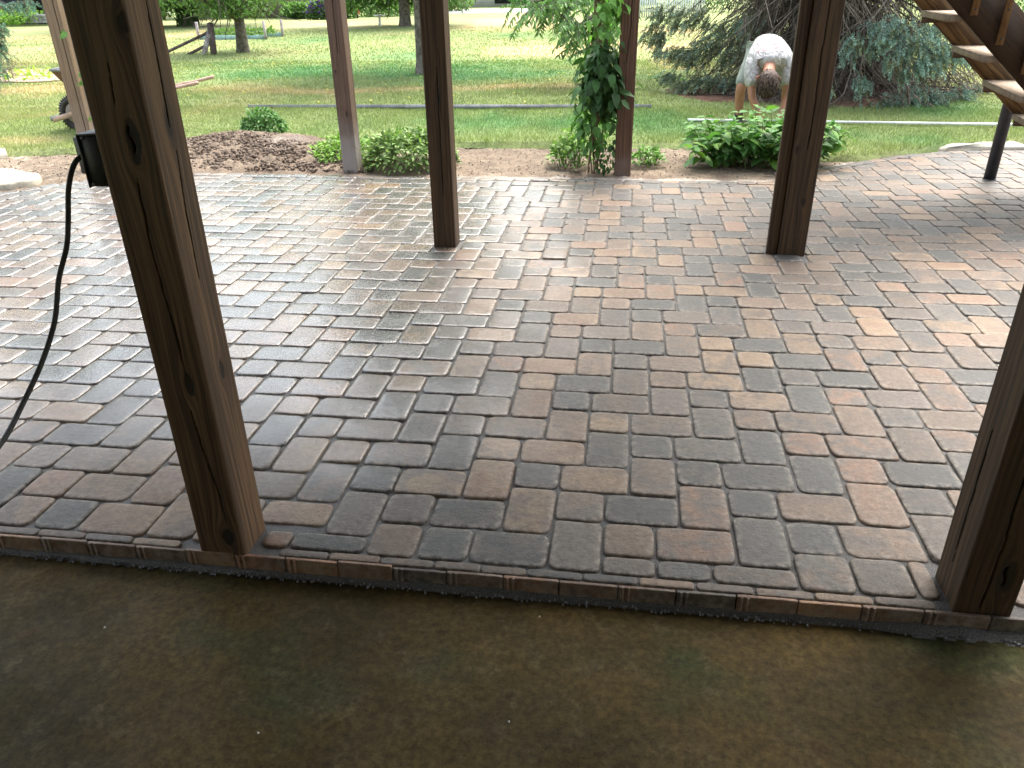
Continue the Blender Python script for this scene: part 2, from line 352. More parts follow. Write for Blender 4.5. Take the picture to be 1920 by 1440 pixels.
def lawn_col(x, y):
    n = .5*fbm(x*.9, y*.45, 0, 3, 21)+.35*fbm(x*3, y*1.6, 0, 3, 31)
    wx = x+.5*fbm(x*.5, y*.5, 0, 3, 41)*np.minimum(y/10, 3); wy = y+.8*fbm(x*.4+9, y*.4, 0, 3, 43)*np.minimum(y/12, 3)
    v = .12+n*.75
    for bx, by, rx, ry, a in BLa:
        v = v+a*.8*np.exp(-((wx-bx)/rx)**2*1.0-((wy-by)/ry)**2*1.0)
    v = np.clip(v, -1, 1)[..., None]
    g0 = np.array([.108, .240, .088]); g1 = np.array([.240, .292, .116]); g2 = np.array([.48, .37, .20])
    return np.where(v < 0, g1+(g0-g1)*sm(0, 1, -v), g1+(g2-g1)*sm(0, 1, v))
def grid(x0, x1, y0, y1, dx, dy=None, xs=None, ys=None):
    xs = np.arange(x0, x1+1e-6, dx) if xs is None else xs; ys = np.arange(y0, y1+1e-6, dy or dx) if ys is None else ys
    X, Y = np.meshgrid(xs, ys); nx, ny = len(xs), len(ys)
    i = np.arange(ny-1)[:, None]*nx+np.arange(nx-1)[None]
    return X.ravel(), Y.ravel(), np.stack([i, i+1, i+1+nx, i+nx], -1).reshape(-1, 4)
# ground sheet out to the horizon
X, Y, Fc = grid(-400, 400, -300, 600, 50)
link('ground', npmesh(np.stack([X, Y, 0*X-.16], 1), [Fc], {'col': np.tile([.17, .2, .08], (len(X), 1))}), M['lawn'])['kind'] = 'structure'
# lawn
ys = np.concatenate([np.arange(6.0, 16, .09), 16*1.012**np.arange(0, 160)]); xs = np.concatenate([-7-np.cumsum(np.full(60, .12)*1.035**np.arange(60))[::-1], np.arange(-7, 7, .10), 7+np.cumsum(np.full(50, .12)*1.035**np.arange(50))])
X, Y, Fc = grid(0, 0, 0, 0, 1, xs=xs, ys=ys)
le = lawn_edge(X); Yc = np.maximum(Y, le); below = Y < le-.1
Z = lawn_h(X, Yc); Z = np.where(Y <= le, -.03, Z)
keep = ~(below[Fc].all(1))
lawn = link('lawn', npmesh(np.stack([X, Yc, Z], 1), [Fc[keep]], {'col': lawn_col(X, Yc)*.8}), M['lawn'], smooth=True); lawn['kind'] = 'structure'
# garden soil between patio and turf
X, Y, Fc = grid(-8.2, 3.4, 5.0, 8.75, .022)
fe, le = far_edge(X), lawn_edge0(X)
mound = np.exp(-((X+4.05)/.75)**2-((Y-8.0)/.42)**2)*.15+np.exp(-((X+3.2)/.55)**2-((Y-7.45)/.4)**2)*.10+np.exp(-((X+4.3)/.6)**2-((Y-7.3)/.35)**2)*.09+np.exp(-((X+3.35)/.3)**2-((Y-8.05)/.2)**2)*.05
rough = .5+.9*sm(-5.2, -4.6, X)*sm(-2.2, -2.9, X)+.35*sm(-1, -.4, X)*sm(.5, .1, X)
cl = fbm(X*7, Y*7, 0, 4, 51); cl2 = fbm(X*22, Y*22, 0, 3, 57)
Z = -.018+mound+rough*(.035*cl+.022*np.abs(cl2))+.006*cl2
Z = Z*sm(0, .12, Y-fe)-.012*(1-sm(0, .12, Y-fe)); Z = np.where(Y < fe-.02, -.075, Z)
Z = np.where(Y > le+.05, -.05, Z-.03*np.exp(-((Y-le)/.06)**2))
t = fbm(X*1.3, Y*1.3, 0, 4, 61)[:, None]; dk = np.clip(rough[:, None]*(.35+1.2*sm(-.4, .5, -cl)[:, None]*.7), 0, 1)
C = np.array([.235, .188, .138])*(1+.3*t+.25*fbm(X*16, Y*16, 0, 3, 66)[:, None]); C = C+(np.array([.135, .10, .078])-C)*dk*.8
dust = .55*np.exp(-((X+3.5)/.28)**2-((Y-7.75)/.22)**2)[:, None]*(.6+.8*fbm(X*5,Y*5,0,3,99))[:, None]+.9*sm(.16, .02, Y-fe)[:, None]*sm(-2.2, -.5, X)[:, None]
C = C+(np.array([.46, .43, .40])-C)*np.clip(dust, 0, 1)*.8
C = C+(np.array([.06, .05, .03])-C)*(np.exp(-((Y-le)/.05)**2)[:, None]*.8)
chip = (vn(X*30, Y*30, 0, 71) > .62)[:, None]*(X < -4.6)[:, None]; C = np.where(chip, C*1.6+.03, C)
link('soil', npmesh(np.stack([X, Y, Z], 1), [Fc], {'col': C}), M['soil'], smooth=True)['kind'] = 'structure'
# mulch under the spruce
X, Y, Fc = grid(0, 5.6, 10.4, 14.6, .05)
e = ((X-2.55)/2.2)**2+((Y-12.35)/1.45)**2+.25*fbm(X*1.7, Y*1.7, 0, 3, 77)
Z = lawn_h(X, Y)+.03*sm(1.02, .8, e)-.02+.012*vn(X*9, Y*9, 0, 81); keep = ((e < 1.04)[Fc]).any(1)
C = np.array([.155, .088, .062])*(1+.5*fbm(X*6, Y*6, 0, 3, 83))[:, None]
link('mulch', npmesh(np.stack([X, Y, Z], 1), [Fc[keep]], {'col': C}), M['soil'], smooth=True)['kind'] = 'structure'
def in_mulch(x, y): return ((x-2.55)/2.2)**2+((y-12.35)/1.45)**2+.25*fbm(x*1.7, y*1.7, 0, 3, 77) < 1.0
# left garden patch of chips and lettuce-green seedlings
gx, gy = G(55, 148)
X, Y, Fc = grid(gx-3.4, gx+3.2, gy-1.5, gy+1.5, .06)
e = ((X-gx)/3.0)**2+((Y-gy)/1.2)**2+.2*fbm(X*2, Y*2, 0, 3, 90)
C = np.array([.48, .34, .27])*(1+.35*fbm(X*9, Y*9, 0, 2, 91))[:, None]
link('garden_bed_soil', npmesh(np.stack([X, Y, lawn_h(X, Y)+.02], 1), [Fc[(e < 1)[Fc].all(1)]], {'col': C}), M['soil'])['kind'] = 'structure'

# ---- patio
U = .1553; TX, TY = -.159-.006, 1.931+.004
def round_poly(P, r):
    out = []; n = len(P)
    for i in range(n):
        p0, p, p1 = P[i-1], P[i], P[(i+1) % n]
        a, b = p0-p, p1-p; la, lb = np.linalg.norm(a), np.linalg.norm(b); rr = min(r*random.uniform(.7, 1.35), la*.4, lb*.4)
        A, B = p+a/la*rr, p+b/lb*rr
        for t in (0, .33, .67, 1): out.append((1-t)**2*A+2*t*(1-t)*(p*.72+.28*(A+B)/2 if False else p)+t*t*B)
    return np.array(out)
def clip(P, q, nrm):                        # keep side where (p-q).n <= 0
    out = []; n = len(P)
    for i in range(n):
        a, b = P[i], P[(i+1) % n]; da, db = np.dot(a-q, nrm), np.dot(b-q, nrm)
        if da <= 0: out.append(a)
        if (da < 0 < db) or (db < 0 < da): out.append(a+(b-a)*da/(da-db))
    return np.array(out)
def area(P): x, y = P[:, 0], P[:, 1]; return .5*abs(np.dot(x, np.roll(y, 1))-np.dot(y, np.roll(x, 1)))
PAL = [np.array(c) for c in ((.050, .050, .047), (.064, .060, .054), (.082, .068, .056), (.108, .078, .057), (.140, .096, .066), (.182, .126, .077), (.158, .094, .060), (.094, .075, .062))]
pv, pe, pca, pcb, pf = [], [], [], [], []; pn = 0; pf3 = []
def paver(P, z=0.0, rr=.026, gap=.0036, cols=None, tilt=.009, depth=.05):
    global pn
    c = P.mean(0); ext = (P.max(0)-P.min(0))/2
    def ins(d): return c+(P-c)*np.maximum(1-d/np.maximum(ext, .004), .2)
    base = round_poly(ins(gap), rr); n = len(base); e2 = (base.max(0)-base.min(0))/2
    jig = 1+.010*rng.normal(size=(n, 1)) if rr > .01 else 1
    base = c+(base-c)*jig
    tx, ty = random.gauss(0, tilt), random.gauss(0, tilt); dz = z+random.gauss(0, .0013)
    ds = min(1, e2.min()/.06)
    rings = [(0, -depth, 1), (0, -.0070, 1), (.0018*ds, -.0030, 1), (.0055*ds, -.0009, 1), (.0115*ds, .0, .55), (.026*ds, .0007, .04)]
    V = []; E = []
    for d, h, e in rings:
        R = c+(base-c)*np.maximum(1-d/np.maximum(e2, .01), .12)
        V.append(np.column_stack([R, dz+h+(R[:, 0]-c[0])*tx+(R[:, 1]-c[1])*ty])); E += [e]*n
    V.append(np.array([[c[0], c[1], dz+.0012]])); E.append(0)
    V = np.concatenate(V); nr = len(rings)
    for q in range(nr-1):
        for i in range(n): pf.append((pn+q*n+i, pn+q*n+(i+1) % n, pn+(q+1)*n+(i+1) % n, pn+(q+1)*n+i))
    for i in range(n): pf3.append((pn+(nr-1)*n+i, pn+(nr-1)*n+(i+1) % n, pn+nr*n))
    pv.append(V); pe.extend(E)
    if cols is None:
        i = random.choices(range(8), (15, 17, 17, 17, 12, 8, 6, 8))[0]; j = max(0, min(7, i+random.choice((-2, -1, -1, 0, 1, 1, 2))))
        v = random.uniform(.82, 1.22); cols = (PAL[i]*v, PAL[j]*v)
    pca.append(np.tile(cols[0], (len(V), 1))); pcb.append(np.tile(cols[1], (len(V), 1))); pn += len(V)
FRONT = 1.700
POSTHOLES = [(-1.205, -1.030, 1.60, 1.812), (.900, 1.075, 1.60, 1.825), (-1.192, -1.041, 4.681, 4.831), (.884, 1.113, 4.705, 4.86)]
for i in range(-14, 18):
    for j in range(-20, 60):
        ox, oy = TX+(3.5*i-j)*U, TY+(.5*i+j)*U
        if ox < -9 or ox > 7.5 or oy < 1.2 or oy > 9.2: continue
        for (a, b, c2, d) in ((0, 1, -1.5, 0), (1, 2, -1, 0), (2, 3.5, -1, 0)):
            P = np.array([(ox+a*U, oy+c2*U), (ox+b*U, oy+c2*U), (ox+b*U, oy+d*U), (ox+a*U, oy+d*U)]); c0 = P.mean(0)
            if c0[1] < 1.5 or c0[0] < -8.6 or c0[0] > 6.8: continue
            if c0[0]-.7*c0[1] > 4 and c0[1] < 5 or c0[0] < -3.2-1.0*c0[1]: continue
            P = clip(P, np.array([0, FRONT]), np.array([0, -1.]))
            if len(P) < 3: continue
            fx = c0[0]; q = np.array([fx, far_edge(fx)-.11]); sl_ = (far_edge(fx+.1)-far_edge(fx-.1))/.2
            nn = np.array([-sl_, 1.]); nn /= np.linalg.norm(nn)
            P = clip(P, q, nn)
            if len(P) < 3 or area(P) < .0012 or min(P.max(0)-P.min(0)) < .022: continue
            for (hx0, hx1, hy0, hy1) in POSTHOLES:
                if P[:, 0].max() > hx0 and P[:, 0].min() < hx1 and P[:, 1].max() > hy0 and P[:, 1].min() < hy1:
                    cands = [clip(P, np.array(q_), np.array(n_)) for q_, n_ in (((hx0, 0), (1., 0)), ((hx1, 0), (-1., 0)), ((0, hy0), (0, 1.)), ((0, hy1), (0, -1.)))]
                    cands = [c_ for c_ in cands if len(c_) > 2]; P = max(cands, key=area) if cands else P[:0]
                    if not len(P): break
            if len(P) < 3 or area(P) < .0012 or min(P.max(0)-P.min(0)) < .022: continue
            paver(P)
# edge course along the far boundary
x = -7.5
while x < 7:
    sl_ = (far_edge(x+.12)-far_edge(x-.02))/.14; d = np.array([1, sl_]); d /= np.linalg.norm(d); nn = np.array([-d[1], d[0]])
    p0 = np.array([x, far_edge(x)-.105]); L_ = U
    P = np.array([p0, p0+d*L_, p0+d*L_+nn*.105, p0+nn*.105]); 
    if not (-1.9 > x > -2.35): paver(P)
    x += d[0]*L_+.001
# upright front course whose faces stand above the slab
x = -3.3; front = []
while x < 3.4:
    w_ = .158+random.uniform(-.004, .006)
    P = np.array([(x, 1.6495), (x+w_, 1.6495), (x+w_, 1.664), (x, 1.664)])
    i = random.choices(range(8), (10, 16, 18, 20, 12, 5, 8, 11))[0]; cc = (PAL[i]*np.array([1.75, 1.5, 1.35]), PAL[min(7, i+1)]*np.array([1.75, 1.5, 1.35]))
    paver(P, z=-.0035, rr=.002, gap=.0018, cols=cc, tilt=.002, depth=.054); front.append((x, w_, cc)); x += w_
    for dx in (.010, .026) if random.random() < .85 else ():
        Q = np.array([(x-w_+dx, 1.6485), (x-w_+dx+.007, 1.6485), (x-w_+dx+.007, 1.6535), (x-w_+dx, 1.6535)])
        b = pn; V = np.array([(a[0], a[1], z) for z in (-.054, -.003) for a in Q]); pv.append(V); pe.extend([.6]*8); pca.append(np.tile(cc[0]*1.15, (8, 1))); pcb.append(np.tile(cc[1]*1.15, (8, 1)))
        pf.extend([(b, b+1, b+5, b+4), (b+1, b+2, b+6, b+5), (b+2, b+3, b+7, b+6), (b+3, b, b+4, b+7), (b+4, b+5, b+6, b+7)]); pn += 8
x = -3.25
while x < 3.4:
    w_ = .156*random.choice((1, 1, 1, 1.0, .85))+random.uniform(-.004, .004); P = np.array([(x, 1.663), (x+w_, 1.663), (x+w_, 1.6985), (x, 1.6985)]); x += w_
    if P[:, 0].max() > -1.2 and P[:, 0].min() < -1.035 or P[:, 0].max() > .905 and P[:, 0].min() < 1.06: continue
    paver(P, rr=.016, gap=.0028, tilt=.004, depth=.03)
pat = link('patio', npmesh(np.concatenate(pv), [np.array(pf), np.array(pf3)], {'edge': np.array(pe), 'ca': np.concatenate(pca), 'cb': np.concatenate(pcb)}), M['paver'], smooth=True); pat['kind'] = 'structure'
# grit that fills the joints
X, Y, Fc = grid(-9, 8, 1.66, 8.5, .05)
Z = -.0095+.0035*fbm(X*11, Y*11, 0, 3, 101)+.003*vn(X*30, Y*30, 0, 103); keep = (Y < far_edge(X)+.01)[Fc].all(1)
link('joint_sand', npmesh(np.stack([X, Y, Z], 1), [Fc[keep]]), M['grit'], smooth=True)['kind'] = 'structure'
X, Y, Fc = grid(-3.2, 3.2, 1.615, 1.665, .005)
Z = -.068+.018*sm(1.622, 1.65, Y)+.003*fbm(X*40, Y*40, 0, 3, 111)+.008*sm(.1, .6, fbm(X*3, Y*0, 0, 2, 113))
link('gravel_strip', npmesh(np.stack([X, Y, Z], 1), [Fc]), M['grit'], smooth=True)['kind'] = 'structure'
mb = MB(); mb.box((-6, -2.2, -.15), (6, 1.636, -.06), .004); mb.build('concrete_slab', M['slab'])['kind'] = 'structure'
# pale flagstones
def flagstone(name, pts, z0, z1, label, grp=None):
    P = np.array([np.array(p) for p in pts]); P = round_poly(P, .06); n = len(P); c = P.mean(0)
    P = P+.012*rng.normal(size=P.shape)
    rings = [(1.0, z0), (1.0, z1-.02), (.975, z1-.004), (.93, z1), (.5, z1+.003)]
    V = np.concatenate([np.column_stack([c+(P-c)*s_, np.full(n, z_)]) for s_, z_ in rings]+[[[c[0], c[1], z1+.003]]])
    Fq = [(q*n+i, q*n+(i+1) % n, (q+1)*n+(i+1) % n, (q+1)*n+i) for q in range(4) for i in range(n)]; F3 = [(4*n+i, 4*n+(i+1) % n, 5*n) for i in range(n)]
    return tag(link(name, npmesh(V, [np.array(Fq), np.array(F3)]), M['stone'], smooth=False), label, 'stone', grp)
flagstone('flagstone', [(-5.9, 5.75), (-5.22, 6.05), (-5.12, 6.2), (-5.26, 6.42), (-5.68, 6.62), (-6.3, 6.4)], -.03, .045, 'large pale flagstone lying on soil beside the curved patio edge', 'pale flagstones')
flagstone('flagstone', [(-7.2, 7.0), (-6.5, 7.0), (-6.28, 7.28), (-6.55, 7.62), (-7.2, 7.7)], -.03, .05, 'pale flagstone at the lawn edge, farther back on the left', 'pale flagstones')
flagstone('flagstone', [(3.02, 8.17), (3.9, 8.27), (3.85, 8.72), (3.3, 8.62)], -.03, .025, 'cream flagstone beyond the patio edge, left of the dark steel pole top', 'pale flagstones')
flagstone('flagstone', [(3.96, 8.27), (4.9, 8.28), (4.8, 8.85), (3.94, 8.74)], -.03, .03, 'cream flagstone beyond the patio edge, farthest right', 'pale flagstones')

# ================================================================ POSTS
def post(name, x0, x1, y0, y1, h, mat, label, knots=(), checks=(), dense=.006, nu=16, group='wooden deck posts', seed=0, ztop=2.56):
    r = .005; w, d = x1-x0, y1-y0; per = []
    def face(p, q, fid):
        p, q = np.array(p), np.array(q); L_ = np.linalg.norm(q-p); ts = np.linspace(0, 1, nu)
        for t_ in ts:
            e = r/L_; tt = e+(1-2*e)*t_; per.append((*(p+(q-p)*tt), fid, tt*L_))
    face((x0, y0), (x1, y0), 0); face((x1, y0), (x1, y1), 1); face((x1, y1), (x0, y1), 2); face((x0, y1), (x0, y0), 3)
    per = np.array(per); zs = np.concatenate([np.arange(-.03, h, dense), np.linspace(h, ztop, 24)])
    nP, nZ = len(per), len(zs)
    Xp = np.tile(per[:, 0], nZ); Yp = np.tile(per[:, 1], nZ); f_ = np.tile(per[:, 2], nZ); u_ = np.tile(per[:, 3], nZ); Zp = np.repeat(zs, nP)
    g = u_+f_*.37+.012*fbm(f_*3.1+seed, Zp*1.6, u_*3, 3, seed)+.004*fbm(u_*20, Zp*5, f_, 2, seed+3)
    # cathedral grain down the middle of each face
    cu = (u_-.07-.02*np.sin(f_*2+seed)); g = np.where(f_ < 9, g+.0*cu, g)
    dk = np.zeros_like(g); ck = np.zeros_like(g)
    for (f0, uk, zk, ru, rz) in knots:
        mk = f_ == f0; du, dz = (u_-uk), (Zp-zk); rr = np.sqrt((du/ru)**2+(dz/rz)**2)
        wob = 1+.12*vn(np.arctan2(dz, du)*2, uk*50, 0, 5)
        g = np.where(mk, g-.95*du*np.exp(-((du/(ru*2.1))**2)-(dz/(rz*2.4))**2)+.02*np.exp(-rr*.7), g)
        dk = np.where(mk, np.maximum(dk, sm(1.12, .80, rr*wob)), dk)
        dk = np.where(mk, np.maximum(dk, .35*sm(2.2, 1.0, rr)*(vn(u_*160, Zp*60, f_, 9)*.5+.5)), dk)
        ck = np.where(mk, np.maximum(ck, sm(.20, .10, np.abs(du/ru+.3+.2*np.sin(dz/rz*5)))*sm(.75, .5, np.abs(dz/rz))*(rz > .038)), ck)
    for (f0, pts, wd) in checks:
        pts = sorted(pts, key=lambda p: p[1]); zz = np.array([p[1] for p in pts]); uu = np.array([p[0] for p in pts])
        uc = np.interp(Zp, zz, uu)+.0014*vn(Zp*22, f0, 0, 13); wd = max(wd, .62*w/(nu-1))
        taper = sm(zz[0]-.002, zz[0]+.08, Zp)*sm(zz[-1]+.002, zz[-1]-.08, Zp)
        wv = wd*(.55+.45*taper)*(.9+.25*vn(Zp*9, f0, 0, 15))
        a = sm(1.5, .6, np.abs(u_-uc)/np.maximum(wv, 1e-4))*(taper > 0)
        ck = np.where(f_ == f0, np.maximum(ck, a), ck)
    nx = np.where(f_ == 1, 1, np.where(f_ == 3, -1, 0)); ny = np.where(f_ == 0, -1, np.where(f_ == 2, 1, 0))
    push = -.006*ck-.0015*dk+.0012*fbm(u_*14, Zp*2.2, f_*5+seed, 3, 33)
    Xp, Yp = Xp+nx*push, Yp+ny*push
    i = np.arange(nZ-1)[:, None]*nP+np.arange(nP)[None]; i2 = np.arange(nZ-1)[:, None]*nP+(np.arange(nP)[None]+1) % nP
    Fq = np.stack([i, i2, i2+nP, i+nP], -1).reshape(-1, 4)
    me = npmesh(np.stack([Xp, Yp, Zp], 1), [Fq], {'g': g, 'dk': dk, 'ck': ck, 'fc': f_*7.3+seed})
    o = link(name, me, mat, smooth=False)
    return tag(o, label, 'post', group)
AX0, AY0 = -1.190, 1.655
def onA(px, py): p = At(px, py, AY0); return (p[0]-AX0, p[2])
def onAr(px, py):
    d = RW @ np.array([px-CX, py-CY, F_PX]); t_ = (AX0+.14)/d[0]; return (t_*d[1]-AY0, EYE+t_*d[2])
post('wooden_post', AX0, AX0+.141, AY0, AY0+.14, 1.56, M['post_wood'], 'thick brown post in the left foreground with a big dark knot and long cracks',
     knots=[(0, *onA(250, 262), .0195, .045), (0, *onA(232, 42), .016, .022), (0, *onA(355, 722), .014, .034), (0, *onA(428, 1008), .02, .03), (0, *onA(258, 300), .01, .012), (1, .075, onA(320, 245)[1], .012, .03), (1, .08, onA(410, 720)[1], .012, .03)],
     checks=[(0, [onA(258, 338), onA(264, 372), onA(276, 430), onA(287, 480), onA(310, 560), onA(333, 640), onA(350, 705)], .0022), (0, [onA(358, 770), onA(376, 830), onA(412, 930), onA(426, 985)], .0018),
             (0, [onA(203, 120), onA(218, 205)], .0014), (0, [onA(242, 5), onA(285, 200), onA(342, 460), onA(400, 710)], .0022), (1, [onAr(273, 0), onAr(300, 140), onAr(318, 235)], .002), (1, [onAr(330, 285), onAr(348, 400), onAr(372, 520)], .0012)],
     dense=.0045, nu=58, seed=1)
post('wooden_post', .912, 1.056, 1.667, 1.81, 1.5, M['post_dark'], 'dark brown post in the right foreground cut off by the photo edge', knots=[(0, .11, .33, .016, .05), (0, .10, .12, .02, .05)], checks=[(0, [(.06, .0), (.066, .2), (.058, .5)], .0012), (3, [(.07, .1), (.065, .5)], .001)], dense=.006, nu=44, seed=2)
post('wooden_post', -1.187, -1.046, 4.686, 4.826, 1.5, M['post_dark'], 'dark post in the middle row, left of centre, with a lit right side', knots=[(0, .09, .9, .012, .03)], checks=[(0, [(.08, .3), (.083, 1.1)], .0014)], dense=.014, nu=32, seed=3)
post('wooden_post', .953, 1.108, 4.71, 4.855, 1.55, M['post_dark'], 'dark post in the middle row, right of centre, with a narrow board on its left', knots=[(0, .10, .32, .014, .03), (0, .02, .62, .01, .02)], checks=[(0, [(.075, .62), (.08, .8), (.072, 1.1), (.078, 1.5)], .0022)], dense=.012, nu=34, seed=4)
post('wooden_board', .886, .9525, 4.735, 4.775, 1.5, M['post_dark'], 'narrow dark board fixed upright against the left of a post', dense=.02, nu=8, seed=5, group=None)['category'] = 'board'
post('wooden_post', -2.552, -2.414, 6.885, 7.03, 1.55, M['post_far'], 'red-brown back post bleached pale grey at its foot beside the ground cover', knots=[(0, .09, .5, .01, .02), (0, .03, .85, .01, .02)], checks=[(0, [(.07, 1.0), (.075, 1.5)], .002)], dense=.02, nu=28, seed=6)
post('wooden_post', -.088, .055, 6.868, 7.01, 1.55, M['post_red'], 'red-brown back post right beside the tall climbing vine', checks=[(0, [(.06, .9), (.085, 1.2), (.09, 1.5)], .001)], dense=.02, nu=26, seed=7)
post('wooden_post', -5.105, -4.96, 6.85, 6.99, 1.6, M['post_tan'], 'tan back post behind the black outlet box with thin vine shoots', checks=[(0, [(.105, .1), (.105, 1.55)], .004)], dense=.02, nu=24, seed=8)

# deck overhead that keeps the near patio in shade
DECK_Y = 5.0
dk_ = empty('deck', (0, 0, 2.56), 'dark wooden deck overhead carried by the posts', 'deck')
mb = MB()
for q in range(int((DECK_Y+2.2)/.145)):
    yb = -2.2+q*.145; xa, xb = (-6.5, 6.5) if yb < 1.7 else (-2.9, 2.0) if yb < 3.3 else (-2.3, 1.35)
    mb.box((xa, yb, 2.86), (xb, yb+.139, 2.885))
mb.build('deck_boards', M['stair_wood'], dk_)
for yy, xa, xb in ((1.73, -6.5, 6.5), (4.76, -2.2, 1.3)):
    mb = MB(); mb.box((xa, yy-.05, 2.56), (xb, yy+.05, 2.68)); mb.build('beam', M['stair_wood'], dk_)
for q in range(33):
    xq = -6.5+q*.405
    mb = MB(); mb.box((xq, -2.2, 2.68), (xq+.04, DECK_Y if -2.3 < xq < 1.32 else 1.85, 2.86)); mb.build('joist', M['stair_wood'], dk_)
hw = empty('house_wall', (0, -2.25, 0), 'wall of the house behind the slab', 'wall')
mb = MB(); mb.box((-7, -2.45, -.1), (7, -2.25, 5.5)); mb.build('wall', M['siding_white'], hw)
mb = MB(); mb.box((-1.2, -2.25, 0), (.9, -2.22, 2.1)); mb.build('door', M['glass'], hw)

# ================================================================ OUTLET BOX AND CORD
bx = empty('outlet_box', (-1.23, 1.74, 1.07), 'black electrical outlet box on the side of the cracked foreground post', 'outlet box')
mb = MB(); mb.box((-1.247, 1.675, 1.068), (-1.1915, 1.79, 1.185), .003); mb.build('housing', M['black_metal'], bx)
mb = MB(); mb.box((-1.249, 1.672, 1.184), (-1.1915, 1.793, 1.189), .001); mb.box((-1.25, 1.672, 1.066), (-1.2455, 1.678, 1.186)); mb.build('cover', M['black_metal'], bx)
for q_ in ((-1.238, 1.180), (-1.238, 1.075)):
    mb = MB(); mb.tube([(q_[0], 1.6752, q_[1]), (q_[0], 1.6725, q_[1])], .0035, 8); mb.build('screw', M['galv'], bx)
mb = MB(); mb.beam((-1.352, 1.80, 1.116), (-1.252, 1.775, 1.116), .006, .088); mb.build('flap', M['black_metal'], bx)
mb = MB(); mb.tube([(-1.245, 1.745, 1.125), (-1.262, 1.745, 1.128), (-1.275, 1.743, 1.126)], [.016, .0165, .010], 12); mb.box((-1.262, 1.73, 1.08), (-1.247, 1.765, 1.112), .003); mb.build('socket', M['rubber'], bx)
cp = np.array([(-1.262, 1.745, 1.131), (-1.285, 1.735, 1.131), (-1.305, 1.715, 1.112), (-1.318, 1.69, 1.06), (-1.323, 1.665, .99), (-1.328, 1.64, .93), (-1.342, 1.60, .86), (-1.352, 1.56, .77), (-1.366, 1.50, .69), (-1.378, 1.42, .62), (-1.36, 1.30, .575), (-1.32, 1.12, .57), (-1.22, .93, .50), (-1.35, .75, .3), (-1.6, .6, .06), (-1.9, .5, -.045), (-2.6, .3, -.052)])
tt = np.linspace(0, len(cp)-1, 90); i0 = np.clip(tt.astype(int), 0, len(cp)-2); fr = (tt-i0)[:, None]
def cr(P, i, f_):
    g_ = lambda j: P[np.clip(j, 0, len(P)-1)]
    a, b, c_, d = g_(i-1), g_(i), g_(i+1), g_(i+2)
    return .5*(2*b+(c_-a)*f_+(2*a-5*b+4*c_-d)*f_**2+(3*b-a-3*c_+d)*f_**3)
cp = cr(cp, i0, fr)
cd = empty('power_cord', (-1.3, 1.6, .9), 'black power cord hanging from the outlet box and curving out of frame on the left', 'cord')
mb = MB(); mb.tube(cp, .0062, 10); mb.build('cord', M['rubber'], cd, True)
mb = MB(); mb.tube(cp[1:9], [.009, .0115, .0105, .0115, .0100, .0105, .008, .0075], 10); mb.build('plug', M['rubber'], cd, True)

# ================================================================ STAIR AND POLE
ph = .15; SU = np.array([math.cos(ph), -math.sin(ph), 0]); SW = np.array([math.sin(ph), math.cos(ph), 0]); SN = np.array([1.987, 5.684, 0])
def sp(s_, w_, z_): return SN+SU*s_+SW*w_+np.array([0, 0, z_])
st = empty('staircase', tuple(sp(1.2, .5, 0)), 'open wooden stair running down at the upper right with pale treads', 'staircase')
def plank(name, poly, w0, w1, mat, par):   # poly in (s, z), extruded across w
    V = [sp(s_, w_, z_) for w_ in (w0, w1) for s_, z_ in poly]; n = len(poly); mb = MB()
    mb.add(V, [(i, (i+1) % n, n+(i+1) % n, n+i) for i in range(n)]+[(3, 2, 1, 0), (n, n+1, n+2, n+3)]); return mb.build(name, mat, par)
def strz(b, s_): return b-.925*s_
for nm, b, w0 in (('stringer', 1.312, 0), ('stringer', 1.264, 1.04)):
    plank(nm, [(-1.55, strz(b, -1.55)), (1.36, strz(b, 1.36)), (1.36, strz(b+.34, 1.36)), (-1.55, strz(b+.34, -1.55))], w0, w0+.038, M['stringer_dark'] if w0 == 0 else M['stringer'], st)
k_ = NT('weathered_tread'); q_ = k_.sep(k_.pos)
c = k_.mix(k_.rng(k_.noise(7, k_.scale(k_.pos, (6, 1, 1)), 4), .3, .7), (.31, .235, .165), (.20, .15, .105))
M['tread'] = k_.fin(c, .7, k_.bump(k_.noise(60), .001))
for q in range(-6, 6):
    s0 = -.015+.2615*q; zt = 1.272-.238*q
    plank('tread', [(s0, zt-.04), (s0+.27, zt-.04), (s0+.27, zt), (s0, zt)], .03, 1.05, M['tread'], st)
    plank('cleat', [(s0+.01, zt-.085), (s0+.25, zt-.085), (s0+.25, zt-.045), (s0+.01, zt-.045)], 1.003, 1.039, M['stair_wood'], st)
for q in range(-5, 8):
    s0 = .118+.182*q; zb = strz(1.315, s0)+.065
    o = plank('baluster', [(s0-.018, zb), (s0+.018, zb+.0), (s0+.018, zb+1.1), (s0-.018, zb+1.1)], -.040, -.002, M['baluster'], st)
    for dz in (.035, .2):
        mb = MB(); mb.tube([sp(s0, -.044, zb+dz), sp(s0, -.038, zb+dz)], .006, 8); b_ = mb.build('bolt', M['black_metal']); b_.parent = o
pl = empty('steel_pole', (2.985, 6.90, 0), 'round dark blue steel pole standing on the patio behind the stair', 'pole')
mb = MB(); mb.tube([(2.985, 6.90, -.02), (2.985, 6.90, 2.5)], .045, 28); mb.build('tube', mottled('blue_black_steel', (.018, .022, .035), (.03, .034, .045), 14, .4, .0006, 90, .2), pl, True)
mb = MB(); mb.tube([(2.985, 6.90, -.01), (2.985, 6.90, .006)], .052, 24); mb.build('base_plate', M['black_metal'], pl)

